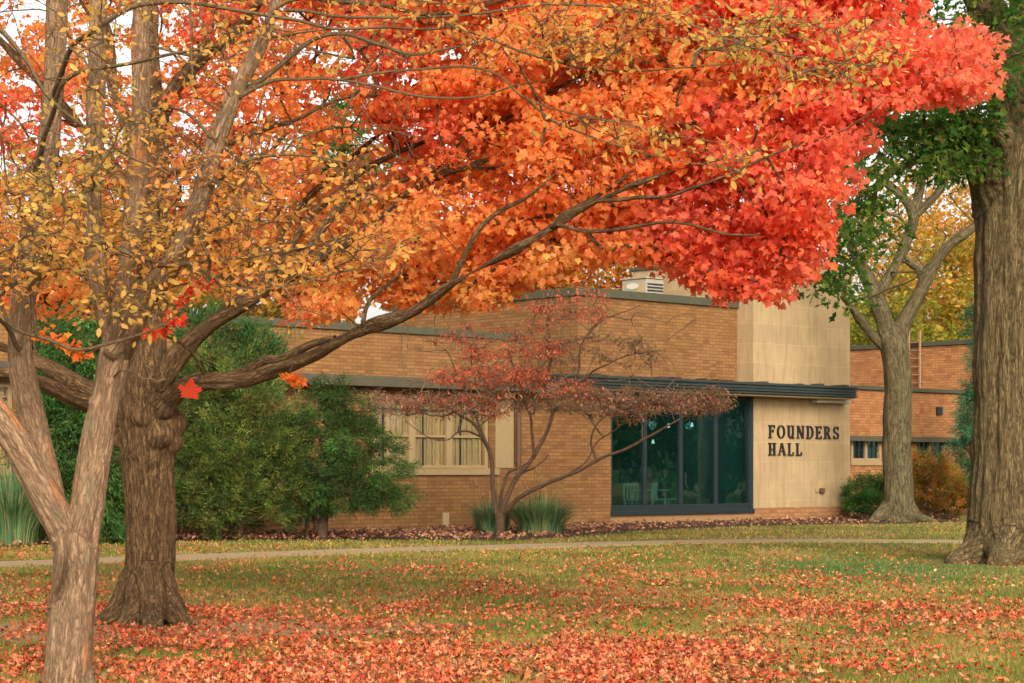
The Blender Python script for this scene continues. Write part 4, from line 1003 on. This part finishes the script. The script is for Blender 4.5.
for a, b in ((655, 100), (660, 110), (632, 28), (640, 20), (725, 95), (745, 78), (715, 98), (770, 85), (800, 80), (640, 225), (655, 228), (700, 90), (540, 0), (760, 10)  ):
    for _ in range(3): tgo.append(np.array(P(a + rng.normal()*6, b + rng.normal()*4, 33.5)))
for _ in range(260):
    a = rng.random()*2*math.pi; r = rng.random()**.5*7; tgo.append(np.array([9 + r*math.cos(a), 35.5 + r*math.sin(a)*.8, rng.uniform(10.6, 16)]))
two = grow(om[:4] + ob, tgo, r_tip=.008, rmax=.05, root=P(1020, 300, Y2))
twig_obj('branches', ob + two, M['bark_oak'], ok, 6)
g_ = [(.06, .15, .025), (.11, .19, .03), (.17, .22, .035), (.045, .11, .022)]
leaf_cloud(tgo, rng.uniform(.35, .7, len(tgo)), 62, .15, lambda px, py, pos: vary(np.array(g_)[rng.choice(4, len(px))], .1, .2), OAK, M['leaf'], ok, droop=.3, flat=.6, curl=.2)
relative(ok)

# ------------------------------------------------ 4. the forked tree by the rear wing
fk = thing('forked_tree', 'slender grey tree forking like a Y in front of the rear brick wing', 'tree', (*P(898, 521, 63)[:2], 0))
Y3 = 63.0
km = [pix_limb(l) for l in (
 [(898, 532, Y3, 22), (898, 521, Y3, 18.5), (898, 508, Y3, 16), (898, 480, Y3, 14.5), (897, 430, Y3, 14), (898, 390, Y3, 13.5), (896, 360, Y3, 13.5), (893, 338, Y3, 14)],
 [(891, 345, Y3, 10), (883, 318, Y3, 8.5), (875, 295, Y3, 8), (867, 276, Y3, 7), (858, 258, Y3, 5.5), (845, 235, Y3+.3, 3.5), (835, 205, Y3+.5, 2)],
 [(876, 298, Y3, 6), (888, 278, Y3, 5.5), (899, 258, Y3, 5), (907, 238, Y3, 5), (914, 218, Y3, 5), (905, 200, Y3, 4.5), (890, 186, Y3+.2, 4), (872, 172, Y3+.4, 3)],
 [(913, 220, Y3, 4.5), (918, 195, Y3, 4), (924, 170, Y3, 3.4), (930, 140, Y3, 2.5)], [(914, 216, Y3, 4.5), (930, 202, Y3, 4), (942, 186, Y3, 4), (948, 165, Y3, 3.6), (948, 140, Y3, 2.4)],
 [(896, 345, Y3, 10), (905, 320, Y3, 7.5), (916, 300, Y3, 6.5), (925, 283, Y3, 6.5), (936, 262, Y3, 5.5), (952, 244, Y3, 4.8), (972, 228, Y3, 4.2), (1000, 205, Y3, 3)],
 [(925, 283, Y3, 5), (919, 270, Y3, 4.5), (908, 262, Y3, 3.5), (900, 250, Y3, 2)],
 [(890, 350, Y3, 6), (876, 338, Y3, 5), (862, 322, Y3-.3, 4.5), (852, 308, Y3-.6, 3.6), (842, 296, Y3-1, 2.5)],
 [(892, 505, Y3, 10), (878, 517, Y3-.3, 6), (868, 523, Y3-.5, 3)], [(904, 505, Y3, 10), (918, 517, Y3-.3, 5.5), (934, 522, Y3-.6, 3)])]
trunk_mesh('trunk', km, .045, M['bark_far'], fk, .022, 7, .12, .04)
tgk = []
add_band(9, 820, 880, 170, 260, ([820, 900], [170, 170]), ([820, 900], [270, 215]), 60, 64, tgk)
add_band(5, 880, 975, 110, 200, ([880, 975], [110, 120]), ([880, 975], [170, 200]), 61, 65, tgk)
for _ in range(60): tgk.append(np.array([12.5 + rng.normal()*2.5, 63 + rng.normal()*2.5, rng.uniform(11, 17)]))
bar = [np.array(P(rng.uniform(845, 975), rng.uniform(120, 280), rng.uniform(60, 65))) for _ in range(60)]
twig_obj('branches', grow(km[:8], tgk, r_tip=.012, rmax=.06) + grow(km[:8], bar, r_tip=.012, rmax=.04), M['bark_far'], fk, 5)
leaf_cloud(tgk, rng.uniform(.5, .8, len(tgk)), 60, .17, lambda px, py, pos: vary(np.array([(.10, .17, .03), (.16, .20, .035), (.3, .26, .05), (.06, .13, .03)])[rng.choice(4, len(px))], .1, .2), OAK, M['leaf'], fk, droop=.3, curl=.2)
relative(fk)

# ------------------------------------------------ 5. dogwood in front of the wall
dw = thing('dogwood_tree', 'small spreading dogwood with thin tiers of red and dusty pink leaves before the brick wall', 'tree', (*P(500, 538, 48.2)[:2], 0))
Y4 = 48.2
dm = [pix_limb(l, 6, .05) for l in (
 [(500, 545, Y4, 8), (500, 534, Y4, 6.5), (500, 522, Y4, 6), (501, 512, Y4, 6.5)],
 [(499, 520, Y4, 5), (494, 500, Y4, 4.2), (492, 475, Y4, 4), (489, 452, Y4, 3.6), (482, 436, Y4-.2, 3.2), (468, 420, Y4-.4, 2.6), (448, 408, Y4-.6, 2), (425, 400, Y4-.8, 1.4), (398, 396, Y4-1, .9)],
 [(501, 515, Y4, 5), (508, 495, Y4, 4.2), (520, 474, Y4, 3.8), (534, 455, Y4+.1, 3.6), (545, 436, Y4+.2, 3.2), (552, 415, Y4+.2, 3), (560, 400, Y4+.3, 2.4), (580, 388, Y4+.4, 1.8), (608, 380, Y4+.5, 1.1)],
 [(503, 514, Y4, 4.5), (518, 500, Y4-.3, 3.8), (540, 488, Y4-.6, 3.4), (566, 477, Y4-.9, 3), (596, 462, Y4-1.1, 2.8), (628, 447, Y4-1.3, 2.4), (655, 434, Y4-1.4, 2), (680, 418, Y4-1.5, 1.4), (712, 404, Y4-1.6, .8)],
 [(500, 510, Y4, 3.5), (502, 490, Y4-.2, 2.6), (508, 474, Y4-.3, 2.2), (520, 468, Y4-.5, 1.6), (532, 462, Y4-.6, 1)],
 [(534, 455, Y4, 2.8), (532, 430, Y4, 2.4), (528, 405, Y4, 2.2), (518, 378, Y4, 1.8), (508, 350, Y4, 1.2)],
 [(552, 412, Y4+.2, 2.4), (546, 385, Y4+.3, 2.2), (552, 355, Y4+.4, 2), (548, 325, Y4+.5, 1.4), (556, 300, Y4+.6, .9)],
 [(489, 452, Y4, 2.6), (478, 420, Y4+.1, 2), (462, 385, Y4+.2, 1.6), (446, 350, Y4+.3, 1)],
 [(560, 400, Y4+.3, 2), (578, 372, Y4, 1.8), (582, 345, Y4, 1.5), (600, 322, Y4, 1.1), (640, 305, Y4-.2, .6)],
 [(578, 384, Y4+.2, 1.8), (600, 368, Y4-.3, 1.4), (630, 355, Y4-.5, 1), (660, 350, Y4-.6, .6)],
 [(596, 462, Y4-1.1, 2), (590, 440, Y4-1.2, 1.8), (600, 420, Y4-1.3, 1.4), (625, 408, Y4-1.4, 1)],
 [(566, 477, Y4-.9, 1.8), (585, 462, Y4-.4, 1.5), (600, 440, Y4, 1.3), (630, 420, Y4+.2, 1)],
 [(482, 436, Y4, 2), (462, 432, Y4-.8, 1.6), (445, 440, Y4-1, 1.2), (425, 436, Y4-1.2, .9), (405, 420, Y4-1.3, .7)],
 [(520, 474, Y4, 2), (535, 468, Y4+.5, 1.5), (548, 455, Y4+.8, 1)])]
for p_ in dm: p_[:, 3] *= np.where(p_[:, 3] > .13, .78, .6)
V, Fc, E = tubes_mesh(dm, 9); link_mesh('trunk', raw_mesh('trunk', V, Fc, 4, None, E, True), M['bark_dogwood'], dw)
tgd = []; tcl = []
def tier(n, x0, x1, y0, y1, slope, col, dl=1.4):
    for _ in range(n):
        q = rng.random(); px = x0 + (x1-x0)*q; py = y0 + (y1-y0)*(rng.random()+rng.random())/2 + slope*q
        tgd.append(np.array(P(px, py, Y4 + rng.normal()*dl*.6))); tcl.append(col)
RR_, PB, BR, RO = (.84, .19, .09), (.50, .23, .14), (.32, .17, .09), (.66, .24, .11)
tier(66, 438, 540, 368, 388, -6, RR_); tier(36, 465, 560, 346, 362, -8, RR_); tier(14, 450, 590, 372, 388, 6, RR_); tier(30, 525, 604, 292, 335, -8, (.7, .17, .08)); tier(3, 580, 600, 284, 300, 0, RR_)
tier(34, 366, 470, 388, 418, 0, PB); tier(26, 400, 500, 392, 410, 0, (.55, .14, .08)); tier(20, 480, 600, 385, 400, 0, RO); tier(14, 530, 590, 372, 384, 10, RR_)
tier(66, 580, 722, 384, 416, 0, BR); tier(56, 590, 726, 388, 414, 2, PB); tier(20, 500, 600, 395, 415, 0, BR); tier(26, 540, 660, 330, 372, -4, BR, 1.0); tier(16, 430, 540, 325, 350, -6, (.5, .12, .06)); tier(10, 470, 505, 405, 418, 0, RO); tier(12, 600, 640, 395, 425, 0, PB)
tl = twiglets(tgd, [.42]*len(tgd), 7, .0042, .7)
brr = [np.array(P(rng.uniform(400, 700), rng.uniform(300, 400), Y4 + rng.normal()*.6)) for _ in range(110)]
twig_obj('branches', grow(dm, tgd, r_tip=.0055, rmax=.03, up=.02) + tl + grow(dm, brr, r_tip=.005, rmax=.02), M['bark_dogtwig'], dw, 5)
cl_arr = np.repeat(np.array(tcl), 27, axis=0)
leaf_cloud(tgd, rng.uniform(.26, .46, len(tgd)), 27, .07, lambda px, py, pos: vary(cl_arr, .12, .28), OVAL, M['leaf'], dw, droop=.9, flat=.32, curl=.3)
relative(dw)
# =================================================================== SHRUBS
def evergreen(name, label, cat, base, blobs, n, size, cols, width=.28, stem=None, per=32, up=.5, droop=0, group=None, mat='needle'):
    """blobs (px,py,Y,rx,ry in photo px): sprays of narrow leaves pointing out from each blob's skin"""
    t_ = thing(name, label, cat, base, 0, group); n = int(n*1.25); width *= .62
    cs = []; ds = []; bl = np.array([b[3]*b[4] for b in blobs], float); pick = rng.choice(len(blobs), n, p=bl/bl.sum())
    for j in pick:
        px, py, Y, rx, ry = blobs[j]; c = np.array(P(px, py, Y)); rad = np.array([rx, (rx+ry)/2, ry])*Y/F
        u_ = rng.normal(size=3); u_ /= np.linalg.norm(u_)
        k = rng.uniform(.55, 1.0)*(1 + .55*(noise.noise(Vector(c + u_*rad)*2.1)))
        if noise.noise(Vector(c + u_*rad)*3.3 + Vector((9, 2, 4))) < -.14: continue
        p = c + u_*rad*k
        if p[2] < .05: continue
        cs.append(p); ds.append(u_*np.array([1, 1, .6]) + np.array([0, 0, up-droop]))
    cs = np.array(cs); ds = unit(np.array(ds)); n = len(cs)
    Cn = np.repeat(cs, per, axis=0); Dn = np.repeat(ds, per, axis=0)
    off = rng.normal(size=(n*per, 3)); al = rng.random((n*per, 1))
    pos = Cn + Dn*al*size*1.4 + off*size*.20; d = Dn + off*.55
    cj = np.array(cols)[rng.choice(len(cols), n)]*.8; tone = np.array([noise.noise(Vector(c)*1.6) for c in cs])[:, None]
    cj = cj*np.exp(tone*1.0); cc = np.repeat(vary(cj, .1, .18), per, axis=0)
    leaves('foliage', pos, d, size*.44*rng.uniform(.6, 1.2, n*per), vary(cc, .06, .12), STRIP, .2, M[mat], t_, width=width)
    # inner stems so the gaps show wood
    b0 = np.array([base[0], base[1], 0.0]); polys = []
    root = smooth_poly([(*b0, .07), (*(b0 + np.array([0, 0, .3])), .06)], sub=4)
    tgt = cs[rng.choice(n, min(90, n), replace=False)]*.92 + np.array([base[0], base[1], cs[:, 2].mean()*.8])*.08
    polys = grow([root], list(tgt), r_tip=.008, rmax=.07, up=.1)
    twig_obj('stems', [root] + polys, M['bark_dogwood'], t_, 6)
    relative(t_); return t_
G1 = [(.035, .095, .02), (.05, .12, .026), (.07, .14, .025)]
evergreen('arborvitae', 'tall dark green fronded evergreen at far left behind the two trunks', 'shrub', (*P(75, 545, 44.4)[:2], 0),
          [(75, 500, 44.4, 46, 52), (60, 450, 44.4, 40, 60), (85, 400, 44.4, 42, 60), (70, 350, 44.4, 34, 50), (90, 325, 44.4, 22, 30), (105, 470, 44, 26, 60)], 2600, .26, G1, .3, up=-.1, droop=.5)
G2 = [(.11, .135, .022), (.075, .11, .02), (.15, .165, .03), (.04, .085, .02)]
evergreen('yew_shrub', 'broad olive green yew beside the maple trunk, left of the small evergreen', 'shrub', (*P(240, 541, 46.6)[:2], 0),
          [(200, 470, 46.4, 40, 56), (240, 460, 46.6, 50, 56), (255, 430, 47, 52, 50), (180, 440, 47, 34, 60), (225, 400, 47.4, 42, 46), (280, 480, 46.5, 28, 46), (215, 500, 46, 40, 34), (205, 385, 47.4, 30, 40)], 3900, .2, G2, .26, up=.35)
G3 = [(.035, .10, .025), (.05, .125, .025), (.09, .13, .03)]
evergreen('arborvitae', 'upright bright green evergreen rising behind the yew against the brick', 'shrub', (*P(232, 538, 48.6)[:2], 0),
          [(205, 345, 48.5, 28, 38), (240, 372, 48.6, 36, 44), (262, 360, 48.6, 20, 36), (225, 420, 48.6, 40, 60), (232, 480, 48.6, 36, 50)], 1900, .24, G3, .3, up=.6)
sh = [(345, 405, 46.9, 22, 16), (325, 425, 46.9, 40, 18), (360, 440, 46.6, 36, 20), (310, 455, 47, 40, 24), (365, 468, 46.5, 42, 18), (345, 490, 46.7, 52, 18), (305, 498, 46.8, 26, 20), (385, 495, 46.5, 28, 14), (330, 392, 47, 20, 10)]
evergreen('hemlock', 'small dark evergreen with tiered drooping boughs and visible stem before the brick wall', 'tree', (*P(320, 539, 47.0)[:2], 0), sh, 2700, .18, [(.032, .075, .016), (.045, .095, .018), (.065, .115, .02)], .26, up=-.05, droop=.25)
# its bare stems
hst = thing('x', None, None); bpy.data.objects.remove(hst)
V, Fc, E = tubes_mesh([pix_limb(l) for l in ([(322, 542, 47, 5.5), (324, 515, 47, 4.5), (330, 480, 47, 4), (335, 430, 47, 3)], [(318, 530, 47, 3), (310, 505, 47, 2.5), (300, 480, 47, 2)], [(307, 541, 47.2, 2.2), (307, 510, 47.2, 2), (304, 480, 47.2, 1.6)])], 8)
hm = [o for o in bpy.data.objects if o.name.startswith('hemlock')][0]
o = link_mesh('trunk', raw_mesh('trunk', V, Fc, 4, None, E, True), M['bark_dogwood'], hm); o.matrix_parent_inverse = hm.matrix_basis.inverted()
evergreen('boxwood_shrub', 'small clipped dark green shrub tucked against the stone pier', 'shrub', (*P(866, 520, 66)[:2], 0),
          [(862, 497, 66.4, 16, 16), (876, 494, 66.4, 14, 16), (868, 505, 66.2, 18, 12)], 700, .16, [(.05, .14, .02), (.08, .18, .025), (.035, .10, .02)], .4, up=.5)
evergreen('autumn_shrub', 'rounded shrub turning orange and yellow between the forked tree and the oak', 'shrub', (*P(928, 521, 66)[:2], 0),
          [(925, 488, 66, 36, 30), (900, 498, 66.4, 22, 22), (945, 492, 66, 22, 26), (880, 502, 66.6, 16, 14), (930, 470, 66, 24, 16)], 1700, .17, [(.40, .22, .04), (.48, .17, .04), (.24, .20, .035), (.52, .28, .06), (.15, .16, .03)], .45, up=.5, mat='leaf')
evergreen('spruce_tree', 'blue green spruce partly hidden behind the left side of the oak trunk', 'tree', (*P(985, 512, 72)[:2], 0),
          [(988, 322, 72, 18, 22), (988, 358, 72, 14, 14), (992, 388, 72, 22, 12), (984, 404, 72, 26, 10), (988, 428, 72, 34, 12), (976, 448, 72, 26, 9), (992, 475, 72, 36, 16)], 1300, .3, [(.03, .11, .05), (.045, .14, .06), (.06, .15, .05)], .25, up=-.1, droop=.1)
def grass_clump(label, px, Y, rad, h, n, plumes, bx=None):
    b = P(px, HZ + CH*F/Y, Y); t_ = thing('ornamental_grass', label, 'plant', (b.x, b.y, 0), 0, 'ornamental grasses by the wall')
    V = []; C = []; fc = []; off = 0
    for i in range(n):
        a = rng.random()*2*math.pi; lean = rng.random()**.7; L = h*rng.uniform(.7, 1.1)
        o_ = np.array([b.x, b.y, .02]) + np.array([math.cos(a), math.sin(a), 0])*rng.random()*rad*.6
        dr = np.array([math.cos(a), math.sin(a), 0]); sx = np.array([-math.sin(a), math.cos(a), 0])*.014
        for k in range(5):
            q = k/4; p = o_ + dr*lean*rad*q**1.7 + np.array([0, 0, L*(q - lean*.42*q**2.6)]); w_ = (1-q*.8)
            V += [p - sx*w_, p + sx*w_]
        c = np.array([(.09, .19, .07), (.14, .24, .09), (.26, .27, .10), (.06, .14, .06)])[rng.integers(4)]*rng.uniform(.7, 1.25); C += [c]*10
        for k in range(4): fc += [off+2*k, off+2*k+1, off+2*k+3, off+2*k+2]
        off += 10
    link_mesh('blades', raw_mesh('blades', np.array(V), fc, 4, np.array(C)), M['grass'], t_)
    pos = []; d = []
    st = []
    for i in range(plumes):
        a = rng.random()*2*math.pi; ln = rng.random()*.7; top = np.array([b.x + math.cos(a)*rad*ln, b.y + math.sin(a)*rad*ln, h*rng.uniform(1.1, 1.5)]); root = np.array([b.x, b.y, .1])
        mid = root*.5 + top*.5 + np.array([0, 0, h*.12]); st.append(smooth_poly([(*root, .005), (*mid, .004), (*top, .003)], sub=3))
        dd = top-mid; dd /= np.linalg.norm(dd)
        for k in range(40): q = rng.random(); pos.append(top - dd*.3*q + rng.normal(size=3)*.012); d.append(dd + rng.normal(size=3)*.35)
    leaves('plumes', np.array(pos), np.array(d), np.full(len(pos), .07), vary(np.tile((.46, .30, .13), (len(pos), 1)), .06, .2), STRIP, .2, M['grass'], t_, width=.12)
    twig_obj('stalks', st, M['bark_dogwood'], t_, 4)
    relative(t_)
grass_clump('tall ornamental grass with tan plumes at the far left edge', 12, 43.4, .95, 1.75, 1500, 26)
grass_clump('low ornamental grass clump just right of the dogwood stems', 540, 50.6, .95, 1.05, 1300, 16)
grass_clump('smaller ornamental grass clump tucked left behind the dogwood stems', 492, 51.2, .7, .95, 600, 10)

# =================================================================== TREES BEHIND
def bg_tree(name, label, x, y, h, r, cols, n, size, density=60, z0=3, group='trees behind the hall', mat='leaf', shape=OVAL):
    t_ = thing(name, label, 'tree', (x, y, 0), 0, group)
    tr_ = smooth_poly([(x, y, -.1, .34), (x + .1, y, h*.25, .28), (x - .1, y + .1, h*.5, .2), (x + .15, y, h*.8, .1)], sub=6)
    cs = []
    for _ in range(n):
        a = rng.random()*2*math.pi; q = rng.random()**.4; zz = rng.uniform(-1, 1); rr = math.sqrt(max(0, 1-zz*zz))*q
        k = 1 + .25*noise.noise(Vector((math.cos(a)*2, math.sin(a)*2, zz*2 + x)))
        cs.append(np.array([x + r*rr*math.cos(a)*k, y + r*rr*math.sin(a)*k, z0 + (h-z0)*(.5 + .5*zz*q)]))
    V, Fc, E = tubes_mesh([tr_], 12); link_mesh('trunk', raw_mesh('trunk', V, Fc, 4, None, E, True), M['bark_far'], t_)
    twig_obj('branches', grow([tr_], cs, r_tip=.012, rmax=.1), M['bark_far'], t_, 5)
    leaf_cloud(cs, rng.uniform(r*.12, r*.24, n), density, size, lambda px, py, pos: vary(np.array(cols)[rng.choice(len(cols), len(px))], .1, .25), shape, M[mat], t_, droop=.2, flat=.7, curl=.2)
    relative(t_)
YG = [(.44, .36, .05), (.5, .32, .05), (.28, .28, .04), (.55, .26, .045)]; GR = [(.07, .15, .03), (.12, .2, .035), (.18, .2, .04)]; OG = [(.6, .26, .05), (.5, .3, .05), (.62, .18, .04)]
def at(px, Y): return (px-512)/F*Y, Y
bg_tree('yellow_tree', 'broad golden yellow tree rising over the rear wing beside the oak', *at(955, 112), 14.5, 5.5, YG, 330, .30)
bg_tree('yellow_tree', 'olive yellow tree seen through the fork of the slender tree', *at(885, 104), 10.6, 4.2, [(.3, .3, .04), (.42, .36, .05), (.2, .24, .04)], 240, .28)
bg_tree('orange_tree', 'golden orange tree high behind the stone pier', *at(936, 135), 23, 7, [(.66, .34, .07), (.60, .36, .07)], 300, .3, 46, 8)
bg_tree('green_tree', 'green tree glimpsed behind the roof through the centre left of the maple', *at(352, 92), 18.5, 3.2, GR, 130, .26, 50, 11)
bg_tree('green_tree', 'green tree low behind the left wing roof', *at(455, 98), 13.6, 3.4, [(.12, .2, .04), (.2, .22, .04), (.4, .3, .06)], 150, .26, 50, 4)
bg_tree('orange_tree', 'orange tree behind the roof left of the rooftop unit', *at(560, 92), 14, 5, OG, 260, .26, 60, 6)
bg_tree('red_tree', 'red maple behind the roof right of the rooftop unit', *at(710, 95), 14, 4.5, [(.62, .1, .04), (.6, .2, .05), (.1, .18, .04)], 220, .26, 60, 6)
bg_tree('orange_tree', 'orange tree behind the far left end of the hall', *at(60, 80), 13, 5.5, OG, 260, .26, 60, 4)
bg_tree('orange_tree', 'amber tree behind the left wing roof beyond the maple trunk', *at(250, 84), 12, 4.6, [(.62, .3, .06), (.5, .3, .05), (.25, .25, .04)], 220, .26, 60, 4)
# green trees across the lawn to the right: they stand in the entrance glass
for i, (x, y, h) in enumerate(((34, 50, 15), (44, 58, 17), (56, 52, 16), (38, 64, 14), (66, 62, 18), (50, 70, 15))):
    bg_tree('green_tree', 'dark green tree across the lawn mirrored in the entrance glass', x, y, h, 5.2, [(.07, .19, .06), (.10, .24, .07)], 170, .5, 40, 0, 'trees mirrored in the entrance glass')
print('faces', sum(len(o.data.polygons) for o in bpy.data.objects if o.type == 'MESH'))
